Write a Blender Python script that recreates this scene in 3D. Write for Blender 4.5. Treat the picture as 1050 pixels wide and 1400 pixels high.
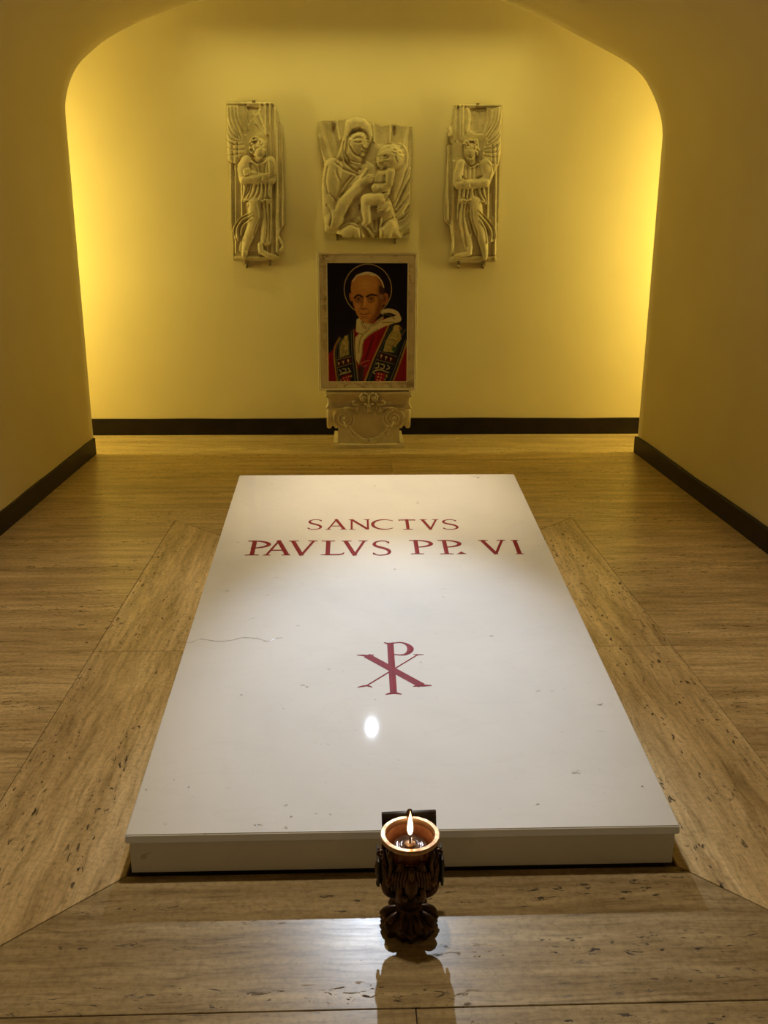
import bpy, bmesh, math, random
import numpy as np
from mathutils import Vector, Matrix

scene = bpy.context.scene
for o in list(bpy.data.objects):
    bpy.data.objects.remove(o)
COL = scene.collection
random.seed(7)
PI = math.pi

# ------------------------------------------------------------------ camera
F_PX, PITCH, YAW, ROLL = 1276.34, math.radians(16.431), math.radians(1.9994), math.radians(0.2289)
EYE = Vector((-0.122, 0.0, 1.5))
_cy, _sy, _cp, _sp = math.cos(YAW), math.sin(YAW), math.cos(PITCH), math.sin(PITCH)
_r = Vector((_cy, -_sy, 0)); FWD = Vector((_sy*_cp, _cy*_cp, -_sp)); _u = _r.cross(FWD)
RIGHT = _r*math.cos(ROLL) + _u*math.sin(ROLL); UP = -_r*math.sin(ROLL) + _u*math.cos(ROLL)
cam = bpy.data.cameras.new('camera'); cam_o = bpy.data.objects.new('camera', cam); COL.objects.link(cam_o)
cam.sensor_fit = 'VERTICAL'; cam.sensor_height = 24.0; cam.lens = F_PX/1400*24.0
cam.clip_start = 0.05; cam.clip_end = 60
M3 = Matrix((RIGHT, UP, -FWD)).transposed()
cam_o.matrix_world = Matrix.Translation(EYE) @ M3.to_4x4()
scene.camera = cam_o

# ------------------------------------------------------------------ world, light, exposure
w = bpy.data.worlds.new('world'); scene.world = w; w.use_nodes = True
bg = w.node_tree.nodes['Background']
bg.inputs[0].default_value = (1.0, 0.74, 0.38, 1); bg.inputs[1].default_value = 0.05
scene.view_settings.view_transform = 'Standard'; scene.view_settings.look = 'None'
scene.view_settings.exposure = 0.0; scene.view_settings.gamma = 1.0
scene.view_settings.use_curve_mapping = False

SPOT_LOC = Vector((0.0045, 5.50, 2.915))
DOWN_LOC = Vector((-0.18, 2.3, 2.96))
def spot(name, loc, aim, energy, color, size, radius=0.03, blend=1.0):
    l = bpy.data.lights.new(name, 'SPOT'); o = bpy.data.objects.new(name, l); COL.objects.link(o)
    l.energy = energy; l.color = color; l.spot_size = math.radians(size); l.spot_blend = blend; l.shadow_soft_size = radius
    o.location = loc
    o.rotation_euler = (Vector(aim)-loc).to_track_quat('-Z', 'Y').to_euler()
spot('vault_spot_cool', SPOT_LOC, (0.04, 2.70, 0.20), 440, (0.88, 1.0, 1.18), 25, 0.026)
spot('vault_spot_warm', SPOT_LOC + Vector((0, -0.05, 0)), (0.0, 4.32, 0.36), 300, (1.0, 0.80, 0.54), 36, 0.026)
spot('vault_downlight', DOWN_LOC, (-0.22, 2.4, 0.0), 108, (1.0, 0.83, 0.60), 104, 0.06, 0.6)
LAMP_X, LAMP_Y, LAMP_Z0, LAMP_Z1 = 3.30, 6.615, 0.95, 2.15
def tube_light(name, loc, facing, length, energy, upright, spread=180):
    l = bpy.data.lights.new(name, 'AREA'); o = bpy.data.objects.new(name, l); COL.objects.link(o)
    l.shape = 'RECTANGLE'; l.size = 0.05; l.size_y = length; l.energy = energy; l.color = (1.0, 0.85, 0.23); l.spread = math.radians(spread)
    d = Vector(facing).normalized(); zax = -d; yax = Vector((0, 0, 1)) if upright else Vector((1, 0, 0)); xax = yax.cross(zax)
    o.matrix_world = Matrix.Translation(loc) @ Matrix((xax, yax, zax)).transposed().to_4x4()
for side in (-1, 1):
    tube_light('recess_tube_light', (side*LAMP_X, LAMP_Y, (LAMP_Z0+LAMP_Z1)/2), (-side*0.45, 0.9, 0), LAMP_Z1-LAMP_Z0, 53, True)
tube_light('recess_top_light', (0, 6.66, 3.32), (0, 1.0, -1.75), 2.4, 3.0, False, 54)

# ------------------------------------------------------------------ helpers
def ray(x, y):
    return FWD + RIGHT*((x-525)/F_PX) - UP*((y-700)/F_PX)
def at_depth(x, y, Y):          # point seen at photo pixel (x, y) on the upright plane at depth Y
    d = ray(x, y); return EYE + d*((Y-EYE.y)/d.y)
def link(name, me, mat=None, parent=None, smooth=False):
    o = bpy.data.objects.new(name, me); COL.objects.link(o)
    if mat is not None: me.materials.append(mat)
    if parent is not None: o.parent = parent
    if smooth:
        me.polygons.foreach_set('use_smooth', [True]*len(me.polygons))
    return o
def mesh_py(name, v, f, mat=None, parent=None, smooth=False):
    me = bpy.data.meshes.new(name); me.from_pydata([tuple(p) for p in v], [], f); me.update()
    return link(name, me, mat, parent, smooth)
def mesh_bm(name, bm, mat=None, parent=None, smooth=False, angle=None):
    bmesh.ops.recalc_face_normals(bm, faces=bm.faces)
    me = bpy.data.meshes.new(name); bm.to_mesh(me); bm.free()
    o = link(name, me, mat, parent, smooth or angle is not None)
    if angle is not None: me.set_sharp_from_angle(angle=math.radians(angle))
    return o
def tag(o, label, cat, group=None):
    o['label'] = label; o['category'] = cat
    if group: o['group'] = group
    return o
def empty(name, loc, label, cat, group=None):
    o = bpy.data.objects.new(name, None); COL.objects.link(o); o.location = loc; o.empty_display_size = 0.1
    return tag(o, label, cat, group)
def keep(o, parent):             # parent built in world space
    o.parent = parent; o.matrix_parent_inverse = Matrix.Translation(parent.location).inverted()
    return o
def struct(o):
    o['kind'] = 'structure'; return o
def add_box(bm, x0, x1, y0, y1, z0, z1, bevel=0.0, seg=1):
    r = bmesh.ops.create_cube(bm, size=1.0, matrix=Matrix.Translation(((x0+x1)/2, (y0+y1)/2, (z0+z1)/2)) @ Matrix.Diagonal((x1-x0, y1-y0, z1-z0, 1)))
    if bevel:
        es = list({e for v in r['verts'] for e in v.link_edges})
        bmesh.ops.bevel(bm, geom=es, offset=bevel, segments=seg, affect='EDGES', profile=0.6)
def add_prism(bm, pts, z0, z1, bevel=0.0):   # pts (x,y) outline, extruded along z
    vs0 = [bm.verts.new((p[0], p[1], z0)) for p in pts]; vs1 = [bm.verts.new((p[0], p[1], z1)) for p in pts]
    n = len(pts)
    bm.faces.new(vs0[::-1]); top = bm.faces.new(vs1)
    for i in range(n): bm.faces.new((vs0[i], vs0[(i+1) % n], vs1[(i+1) % n], vs1[i]))
    if bevel:
        bmesh.ops.bevel(bm, geom=list(top.edges), offset=bevel, segments=1, affect='EDGES')
def add_tube(bm, pts, rad, n=10, cap=True, flat=1.0, closed=False):
    pts = [Vector(p) for p in pts]; m = len(pts)
    if not hasattr(rad, '__len__'): rad = [rad]*m
    rings = []; ref = None
    for i in range(m):
        if closed: t = pts[(i+1) % m] - pts[i-1]
        else: t = pts[min(i+1, m-1)] - pts[max(i-1, 0)]
        t.normalize()
        if ref is None:
            ref = Vector((0, 0, 1)) if abs(t.z) < 0.9 else Vector((1, 0, 0))
        a = (ref - t*ref.dot(t)).normalized(); ref = a; b = t.cross(a)
        rings.append([bm.verts.new(pts[i] + (a*math.cos(2*PI*k/n) + b*math.sin(2*PI*k/n)*flat)*rad[i]) for k in range(n)])
    for i in range(m if closed else m-1):
        A, B = rings[i], rings[(i+1) % m]
        for k in range(n): bm.faces.new((A[k], A[(k+1) % n], B[(k+1) % n], B[k]))
    if cap and not closed:
        bm.faces.new(rings[0][::-1]); bm.faces.new(rings[-1])
def add_lathe(bm, prof, n=48, cx=0, cy=0, wob=None):   # prof (r,z)
    rings = []
    for r, z in prof:
        rings.append([bm.verts.new((cx+(r*(wob(2*PI*k/n, r, z) if wob else 1))*math.cos(2*PI*k/n), cy+(r*(wob(2*PI*k/n, r, z) if wob else 1))*math.sin(2*PI*k/n), z)) for k in range(n)])
    for A, B in zip(rings[:-1], rings[1:]):
        for k in range(n): bm.faces.new((A[k], A[(k+1) % n], B[(k+1) % n], B[k]))
    return rings
def add_ball(bm, c, r, u=12, v=8, rot=None):
    m = Matrix.Translation(c)
    if rot is not None: m = m @ rot.to_4x4()
    rr = r if hasattr(r, '__len__') else (r, r, r)
    bmesh.ops.create_uvsphere(bm, u_segments=u, v_segments=v, radius=1.0, matrix=m @ Matrix.Diagonal((rr[0], rr[1], rr[2], 1)))

# ------------------------------------------------------------------ materials
def nmat(name):
    m = bpy.data.materials.new(name); m.use_nodes = True; nt = m.node_tree
    return m, nt, nt.nodes['Principled BSDF']
def node(nt, t, **kw):
    n = nt.nodes.new(t)
    for k, v in kw.items():
        if isinstance(k, str) and hasattr(n, k): setattr(n, k, v)
    return n
def noise(nt, vec, scale, detail=4, rough=0.55, dist=0.0):
    n = nt.nodes.new('ShaderNodeTexNoise'); n.inputs['Scale'].default_value = scale; n.inputs['Detail'].default_value = detail
    n.inputs['Roughness'].default_value = rough; n.inputs['Distortion'].default_value = dist
    nt.links.new(vec, n.inputs['Vector']); return n
def ramp(nt, fac, stops):
    r = nt.nodes.new('ShaderNodeValToRGB'); nt.links.new(fac, r.inputs[0]); e = r.color_ramp.elements
    while len(e) < len(stops): e.new(0.5)
    for i, (p, c) in enumerate(stops):
        e[i].position = p; e[i].color = (c, c, c, 1) if not hasattr(c, '__len__') else (c[0], c[1], c[2], 1)
    return r
def mix(nt, fac, a, b, mode='MIX'):
    n = nt.nodes.new('ShaderNodeMix'); n.data_type = 'RGBA'; n.blend_type = mode
    for sock, v in ((n.inputs[0], fac), (n.inputs[6], a), (n.inputs[7], b)):
        if isinstance(v, (int, float)): sock.default_value = v
        elif isinstance(v, tuple): sock.default_value = (*v, 1) if len(v) == 3 else v
        else: nt.links.new(v, sock)
    return n.outputs[2]
def bump(nt, bsdf, h, strength, dist):
    b = nt.nodes.new('ShaderNodeBump'); b.inputs['Strength'].default_value = strength; b.inputs['Distance'].default_value = dist
    nt.links.new(h, b.inputs['Height']); nt.links.new(b.outputs[0], bsdf.inputs['Normal'])
def mapped(nt, scale, rotz=0.0, rand=True):
    tc = nt.nodes.new('ShaderNodeTexCoord'); mp = nt.nodes.new('ShaderNodeMapping')
    mp.inputs['Scale'].default_value = scale; mp.inputs['Rotation'].default_value = (0, 0, rotz)
    src = tc.outputs['Object']
    if rand:
        oi = nt.nodes.new('ShaderNodeObjectInfo'); ml = nt.nodes.new('ShaderNodeMath'); ml.operation = 'MULTIPLY'; ml.inputs[1].default_value = 40
        nt.links.new(oi.outputs['Random'], ml.inputs[0]); va = nt.nodes.new('ShaderNodeVectorMath'); va.operation = 'ADD'
        nt.links.new(src, va.inputs[0]); nt.links.new(ml.outputs[0], va.inputs[1]); src = va.outputs[0]
    nt.links.new(src, mp.inputs['Vector']); return mp.outputs[0]

def mat_plain(name, col, rough=0.5, metal=0.0, var=0.12, scale=12, bmp=0.0, spec=0.5):
    m, nt, b = nmat(name); v = mapped(nt, (1, 1, 1))
    n = noise(nt, v, scale, 6)
    lo = tuple(c*(1-var) for c in col); hi = tuple(min(1, c*(1+var)) for c in col)
    r = ramp(nt, n.outputs[0], [(0.3, lo), (0.7, hi)]); nt.links.new(r.outputs[0], b.inputs['Base Color'])
    b.inputs['Roughness'].default_value = rough; b.inputs['Metallic'].default_value = metal; b.inputs['Specular IOR Level'].default_value = spec
    if bmp: bump(nt, b, n.outputs[0], bmp, 0.01)
    return m

def mat_travertine(name, along, pores, tint=1.0):
    m, nt, b = nmat(name)
    sc = (1, 1, 1) if along == 'x' else (1, 1, 1)
    s = (0.9, 11, 6) if along == 'x' else (11, 0.9, 6)
    v = mapped(nt, s)
    warp = noise(nt, mapped(nt, (2.2, 2.2, 2.2)), 1.6, 3)
    vm = nt.nodes.new('ShaderNodeVectorMath'); vm.operation = 'MULTIPLY_ADD'
    nt.links.new(warp.outputs['Color'], vm.inputs[0]); vm.inputs[1].default_value = (0.1, 0.42, 0) if along == 'x' else (0.42, 0.1, 0)
    nt.links.new(v, vm.inputs[2]); vv = vm.outputs[0]
    bands = noise(nt, vv, 1.5, 9, 0.68)
    fine = noise(nt, vv, 7.0, 8, 0.72)
    wide = noise(nt, mapped(nt, (0.7, 0.9, 1)), 1.8, 3)
    t = tint
    c1 = ramp(nt, bands.outputs[0], [(0.28, (0.20*t, 0.145*t, 0.070*t)), (0.44, (0.34*t, 0.255*t, 0.135*t)), (0.56, (0.42*t, 0.325*t, 0.18*t)), (0.75, (0.54*t, 0.435*t, 0.26*t))])
    c2 = ramp(nt, fine.outputs[0], [(0.34, (0.45, 0.42, 0.37)), (0.47, (0.88, 0.87, 0.85)), (0.62, (1.12, 1.12, 1.12))])
    col = mix(nt, 0.7, c1.outputs[0], c2.outputs[0], 'MULTIPLY')
    c3 = ramp(nt, wide.outputs[0], [(0.35, (0.88, 0.86, 0.84)), (0.65, (1.08, 1.07, 1.05))])
    col = mix(nt, 0.8, col, c3.outputs[0], 'MULTIPLY')
    sp_ = noise(nt, mapped(nt, (1, 1, 1)), 70, 7, 0.7); c5 = ramp(nt, sp_.outputs[0], [(0.36, (0.62, 0.60, 0.57)), (0.50, (1.0, 1.0, 1.0)), (0.64, (1.16, 1.16, 1.16))])
    col = mix(nt, 0.55, col, c5.outputs[0], 'MULTIPLY')
    # pores: small stretched pits in streaks along the bedding
    ps = (13, 40, 20) if along == 'x' else (40, 13, 20)
    pv = mapped(nt, ps)
    pn = noise(nt, pv, 2.0, 5, 0.62, 0.6)
    pm = ramp(nt, pn.outputs[0], [(0.60, 0.0), (0.635, 1.0)])
    st = noise(nt, vv, 0.9, 2)
    sm = ramp(nt, st.outputs[0], [(0.47, 0.0), (0.56, 1.0)])
    mm = nt.nodes.new('ShaderNodeMath'); mm.operation = 'MULTIPLY'; nt.links.new(pm.outputs[0], mm.inputs[0]); nt.links.new(sm.outputs[0], mm.inputs[1])
    m2 = nt.nodes.new('ShaderNodeMath'); m2.operation = 'MULTIPLY'; nt.links.new(mm.outputs[0], m2.inputs[0]); m2.inputs[1].default_value = pores
    col = mix(nt, m2.outputs[0], col, (0.075, 0.055, 0.035))
    nt.links.new(col, b.inputs['Base Color'])
    rr = ramp(nt, fine.outputs[0], [(0.3, 0.33), (0.7, 0.26)])
    ra = nt.nodes.new('ShaderNodeMath'); ra.operation = 'MULTIPLY_ADD'; nt.links.new(m2.outputs[0], ra.inputs[0]); ra.inputs[1].default_value = 0.5; nt.links.new(rr.outputs[0], ra.inputs[2])
    nt.links.new(ra.outputs[0], b.inputs['Roughness'])
    b.inputs['Specular IOR Level'].default_value = 0.30
    inv = nt.nodes.new('ShaderNodeMath'); inv.operation = 'SUBTRACT'; inv.inputs[0].default_value = 1.0; nt.links.new(m2.outputs[0], inv.inputs[1])
    bump(nt, b, inv.outputs[0], 0.35, 0.002)
    return m

def mat_plaster():
    m, nt, b = nmat('plaster_paint')
    v = mapped(nt, (1, 1, 1), rand=False)
    big = noise(nt, v, 0.9, 3); fine = noise(nt, v, 26, 6)
    c = ramp(nt, big.outputs[0], [(0.3, (0.70, 0.60, 0.36)), (0.7, (0.76, 0.66, 0.41))])
    nt.links.new(c.outputs[0], b.inputs['Base Color']); b.inputs['Roughness'].default_value = 0.62; b.inputs['Specular IOR Level'].default_value = 0.25
    bump(nt, b, fine.outputs[0], 0.12, 0.004)
    return m

def mat_slab():
    m, nt, b = nmat('white_marble')
    v = mapped(nt, (1, 1, 1), rand=False)
    big = noise(nt, v, 1.3, 5, 0.6, 0.4)
    c = ramp(nt, big.outputs[0], [(0.32, (0.74, 0.74, 0.72)), (0.55, (0.81, 0.805, 0.785)), (0.75, (0.84, 0.83, 0.80))])
    # small grey flecks drifting in short streaks
    fv = mapped(nt, (1.0, 1.7, 1.0), 0.5, rand=False)
    fl = noise(nt, fv, 17, 4, 0.6, 0.5); fm = ramp(nt, fl.outputs[0], [(0.685, 0.0), (0.76, 1.0)])
    col = mix(nt, fm.outputs[0], c.outputs[0], (0.40, 0.37, 0.34))
    vn = noise(nt, mapped(nt, (1.0, 2.4, 1.0), -0.35, rand=False), 2.3, 6, 0.6, 1.2)
    vr = ramp(nt, vn.outputs[0], [(0.485, 0.0), (0.50, 0.07), (0.515, 0.0)])
    col = mix(nt, vr.outputs[0], col, (0.50, 0.47, 0.42))
    nt.links.new(col, b.inputs['Base Color'])
    b.inputs['Roughness'].default_value = 0.02; b.inputs['Specular IOR Level'].default_value = 0.3
    return m

TRAV_X = mat_travertine('travertine_crosswise', 'x', 0.85, 1.7)
TRAV_Y = mat_travertine('travertine_lengthwise', 'y', 1.0, 1.75)
TRAV_F = mat_travertine('travertine_front', 'x', 1.0, 1.12)
PLASTER = mat_plaster()
SLAB = mat_slab()
BASEB = mat_plain('dark_skirting_stone', (0.016, 0.011, 0.009), 0.5, var=0.3, scale=8, spec=0.2)
GROUT = mat_plain('dark_grout', (0.06, 0.045, 0.03), 0.9)
RED = mat_plain('red_letter_paint', (0.24, 0.014, 0.020), 0.6, var=0.12, scale=30, spec=0.15)
VEIN = mat_plain('grey_vein', (0.42, 0.38, 0.33), 0.3, var=0.2, scale=40)

# ------------------------------------------------------------------ the setting
XL, XR, Y_OPEN, Y_JAMB, Y_BACK = -1.965, 1.95, -1.2, 6.59, 7.26
# vault outline from the left springing over the crown to the right springing
ARCH = [(-1.965, 2.25), (-1.958, 2.33), (-1.925, 2.435), (-1.87, 2.53), (-1.79, 2.607), (-1.645, 2.708), (-1.41, 2.815), (-1.17, 2.893), (-1.0, 2.932), (-0.75, 2.975), (-0.5, 3.005), (-0.25, 3.022), (0, 3.028),
        (0.25, 3.022), (0.5, 3.004), (0.72, 2.972), (0.86, 2.942), (1.15, 2.835), (1.40, 2.722), (1.64, 2.612), (1.76, 2.535), (1.83, 2.455), (1.895, 2.345), (1.935, 2.24), (1.95, 2.15)]
def smooth_curve(pts, k=4):
    P = [Vector((*p, 0)) if len(p) == 2 else Vector(p) for p in pts]; out = []
    for i in range(len(P)-1):
        p0, p1, p2, p3 = P[max(i-1, 0)], P[i], P[i+1], P[min(i+2, len(P)-1)]
        for j in range(k):
            t = j/k
            out.append(0.5*((2*p1) + (p2-p0)*t + (2*p0-5*p1+4*p2-p3)*t*t + (3*p1-p0-3*p2+p3)*t**3))
    out.append(P[-1]); return out
ARC = [(p.x, p.y) for p in smooth_curve(ARCH, 3)]
YS = [Y_OPEN + (Y_JAMB-Y_OPEN)*i/24 for i in range(25)]
def shell(name, inner, outer):    # inner, outer: matching (x,z) outlines, run along Y
    n = len(inner); v = []; f = []
    for y in YS: v += [(x, y, z) for x, z in inner]
    o = len(v)
    for y in YS: v += [(x, y, z) for x, z in outer]
    for i in range(len(YS)-1):
        for j in range(n-1):
            a = i*n+j; f.append((a, a+1, a+n+1, a+n)); a += o; f.append((a, a+n, a+n+1, a+1))
        for j in (0, n-1):
            a = i*n+j; f.append((a, a+n, o+a+n, o+a))
    for i in (0, len(YS)-1):
        for j in range(n-1):
            a = i*n+j; f.append((a, a+1, o+a+1, o+a))
    bm = bmesh.new(); vs = [bm.verts.new(p) for p in v]
    for q in f: bm.faces.new([vs[k] for k in q])
    return struct(mesh_bm(name, bm, PLASTER, angle=40))
shell('wall_left', [(XL, z) for z in (0, 0.5, 1, 1.5, 2.0, 2.25)], [(-2.22, z) for z in (0, 0.5, 1, 1.5, 2.0, 2.25)])
shell('wall_right', [(XR, z) for z in (0, 0.5, 1, 1.5, 1.9, 2.15)], [(2.21, z) for z in (0, 0.5, 1, 1.5, 1.9, 2.15)])
outer = []
for x, z in ARC:
    s = min(1, abs(x)/1.96); outer.append((x*(1+0.13*s), z + 0.20*(1-s**4)))
shell('ceiling', ARC, outer)
RX = 3.75
def slab_struct(name, *b):
    bm = bmesh.new(); add_box(bm, *b); return struct(mesh_bm(name, bm, PLASTER))
slab_struct('wall_back', -RX, RX, Y_BACK, Y_BACK+0.15, -0.02, 3.75)
slab_struct('wall_recess_left', -RX-0.12, -RX, 6.3, Y_BACK+0.15, -0.02, 3.75)
slab_struct('wall_recess_right', RX, RX+0.12, 6.3, Y_BACK+0.15, -0.02, 3.75)
slab_struct('ceiling_recess', -RX-0.12, RX+0.12, 6.3, Y_BACK+0.15, 3.75, 3.87)
# spandrel over and beside the arch closes the recess towards the visitor
bm = bmesh.new()
top = [(-RX, 3.75)] + [(RX, 3.75)]
for yy in (6.34, 6.46):
    pass
ov = [(-2.22, 0.0)] + [(-2.22, 2.0)] + outer + [(2.21, 2.0)] + [(2.21, 0.0)]
ring_in = []; ring_out = []
for x, z in ov:
    if z <= 2.25 and abs(x) > 2.1: q = (math.copysign(RX, x), z)
    else: q = (max(-RX, min(RX, x*1.75)), 3.75) if abs(x) < 2.0 else (math.copysign(RX, x), 3.75 if z > 2.4 else z)
    ring_in.append((x, z)); ring_out.append(q)
va = [[bm.verts.new((p[0], yy, p[1])) for p in ring] for yy in (6.34, 6.44) for ring in (ring_in, ring_out)]
for j in range(len(ov)-1):
    for A, B in ((va[0], va[1]), (va[2], va[3]), (va[0], va[2]), (va[1], va[3])):
        try: bm.faces.new((A[j], A[j+1], B[j+1], B[j]))
        except ValueError: pass
bmesh.ops.remove_doubles(bm, verts=bm.verts, dist=1e-5)
struct(mesh_bm('wall_spandrel', bm, PLASTER))

def wavy_baseboard(name, p0, p1, nrm, hgt, amp, thick):
    p0, p1, nrm = Vector(p0), Vector(p1), Vector(nrm); L = (p1-p0).length; n = int(L/0.06); v = []; f = []
    rnd = random.Random(name); ph = [rnd.uniform(0, 6) for _ in range(4)]
    for i in range(n+1):
        s = i/n; q = p0.lerp(p1, s); d = s*L
        hz = hgt + amp*(math.sin(d*2.1+ph[0]) + 0.6*math.sin(d*5.3+ph[1]) + 0.35*math.sin(d*11+ph[2]))
        for dd, z in ((0, 0), (thick, 0), (thick, hz-0.004), (thick-0.004, hz), (0, hz)):
            r = q + nrm*dd; v.append((r.x, r.y, z))
    for i in range(n):
        for k in range(5):
            a = i*5+k; b = i*5+(k+1) % 5; f.append((a, b, b+5, a+5))
    f.append((0, 1, 2, 3, 4)); f.append(tuple(range(n*5+4, n*5-1, -1)))
    return struct(mesh_py(name, v, f, BASEB))
wavy_baseboard('baseboard_left', (XL, Y_OPEN, 0), (XL, Y_JAMB+0.004, 0), (1, 0, 0), 0.117, 0.0025, 0.012)
wavy_baseboard('baseboard_right', (XR, Y_OPEN, 0), (XR, Y_JAMB+0.004, 0), (-1, 0, 0), 0.117, 0.0025, 0.022)
wavy_baseboard('baseboard_back', (-RX, Y_BACK, 0), (RX, Y_BACK, 0), (0, -1, 0), 0.130, 0.002, 0.012)

# ------------------------------------------------------------------ floor of travertine plates
bm = bmesh.new(); add_box(bm, -RX, RX, Y_OPEN, Y_BACK+0.1, -0.06, -0.012)
floor = struct(mesh_bm('floor', bm, GROUT))
G = 0.0012
def plate(name, pts, mat, g=G):
    c = Vector((sum(p[0] for p in pts)/len(pts), sum(p[1] for p in pts)/len(pts), 0)); bm = bmesh.new(); n = len(pts)
    # shrink every edge by the half joint
    q = []
    for i in range(n):
        a, b, d = Vector(pts[i-1]), Vector(pts[i]), Vector(pts[(i+1) % n])
        e1 = (b-a).normalized(); e2 = (d-b).normalized(); n1 = Vector((-e1.y, e1.x)); n2 = Vector((-e2.y, e2.x))
        k = n1+n2; q.append(b + k*(g/(k.dot(n1))))
    add_prism(bm, [(p.x, p.y) for p in q], -0.012, random.uniform(-0.0004, 0.0003), 0.001)
    return mesh_bm(name, bm, mat, floor)
BX, BI, BF, BB, IF, IB, JY = 1.10, 0.680, 1.528, 4.955, 1.955, 4.53, 3.252
for y0, y1 in ((Y_OPEN, -0.19), (-0.19, BF)):
    plate('floor_plate', [(-2.22, y0), (0.0, y0), (0.0, y1), (-2.22, y1)], TRAV_F); plate('floor_plate', [(0.0, y0), (2.22, y0), (2.22, y1), (0.0, y1)], TRAV_F)
for s in (-1, 1):
    for y0, y1 in ((BF, JY), (JY, BB)):
        a, b = sorted((s*BX, s*2.22)); plate('floor_plate', [(a, y0), (b, y0), (b, y1), (a, y1)], TRAV_X, 0.0009)
for y0, y1 in ((BB, 6.40), (6.40, Y_BACK)):
    plate('floor_plate', [(-RX, y0), (0.15, y0), (0.15, y1), (-RX, y1)], TRAV_X, 0.0002); plate('floor_plate', [(0.15, y0), (RX, y0), (RX, y1), (0.15, y1)], TRAV_X, 0.0002)
plate('border_plate', [(-BX, BF), (BX, BF), (BI, IF), (-BI, IF)], TRAV_F, 0.0016)
plate('border_plate', [(-BI, IB), (BI, IB), (BX, BB), (-BX, BB)], TRAV_X)
plate('border_plate', [(-BX, BF), (-BI, IF), (-BI, JY), (-BX, JY)], TRAV_Y, 0.0014); plate('border_plate', [(-BX, JY), (-BI, JY), (-BI, IB), (-BX, BB)], TRAV_Y, 0.0014)
plate('border_plate', [(BI, IF), (BX, BF), (BX, JY), (BI, JY)], TRAV_Y, 0.0014); plate('border_plate', [(BI, JY), (BX, JY), (BX, BB), (BI, IB)], TRAV_Y, 0.0014)

# ------------------------------------------------------------------ sloping tomb slab
SY0, SZ0, SY1, SZ1, SW = 1.945, 0.1225, 4.44, 0.381, 0.6725
A_S = Vector((0, SY0, SZ0)); T_S = (Vector((0, SY1, SZ1))-A_S); S_LEN = T_S.length; T_S.normalize(); N_S = Vector((0, -T_S.z, T_S.y))
def on_slab(u, v, hgt=0.0): return A_S + Vector((u, 0, 0)) + T_S*v + N_S*hgt
def slab_hit(x, y):
    d = ray(x, y); s = (A_S-EYE).dot(N_S)/d.dot(N_S); p = EYE + d*s; return p.x, (p-A_S).dot(T_S)
tomb = empty('tomb', (0, 1.945, 0), 'low sloping white marble tomb slab with red inscription and chi-rho on the floor', 'tomb')
bm = bmesh.new()
TH = 0.021
c = []
for (y, z) in ((SY0, SZ0), (SY1, SZ1), (SY1, SZ1-TH), (SY0-0.005, SZ0-TH)):
    c.append([bm.verts.new((sx*SW, y, z)) for sx in (-1, 1)])
for i in range(4): bm.faces.new((c[i][0], c[i][1], c[(i+1) % 4][1], c[(i+1) % 4][0]))
for k in (0, 1): bm.faces.new([c[i][k] for i in range(4)])
bmesh.ops.bevel(bm, geom=list(bm.edges), offset=0.0025, segments=2, affect='EDGES')
lid = keep(mesh_bm('lid', bm, SLAB, angle=50), tomb)
bm = bmesh.new(); c = []
for (y, z) in ((SY0+0.006, SZ0-TH), (SY1-0.006, SZ1-TH), (SY1-0.006, 0.013), (SY0+0.006, 0.013)):
    c.append([bm.verts.new((sx*(SW-0.008), y, z)) for sx in (-1, 1)])
for i in range(4): bm.faces.new((c[i][0], c[i][1], c[(i+1) % 4][1], c[(i+1) % 4][0]))
for k in (0, 1): bm.faces.new([c[i][k] for i in range(4)])
keep(mesh_bm('body', bm, SLAB), tomb)
bm = bmesh.new(); add_box(bm, -SW+0.02, SW-0.02, SY0+0.02, SY1-0.02, -0.012, 0.013)
keep(mesh_bm('plinth', bm, GROUT), tomb)

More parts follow.
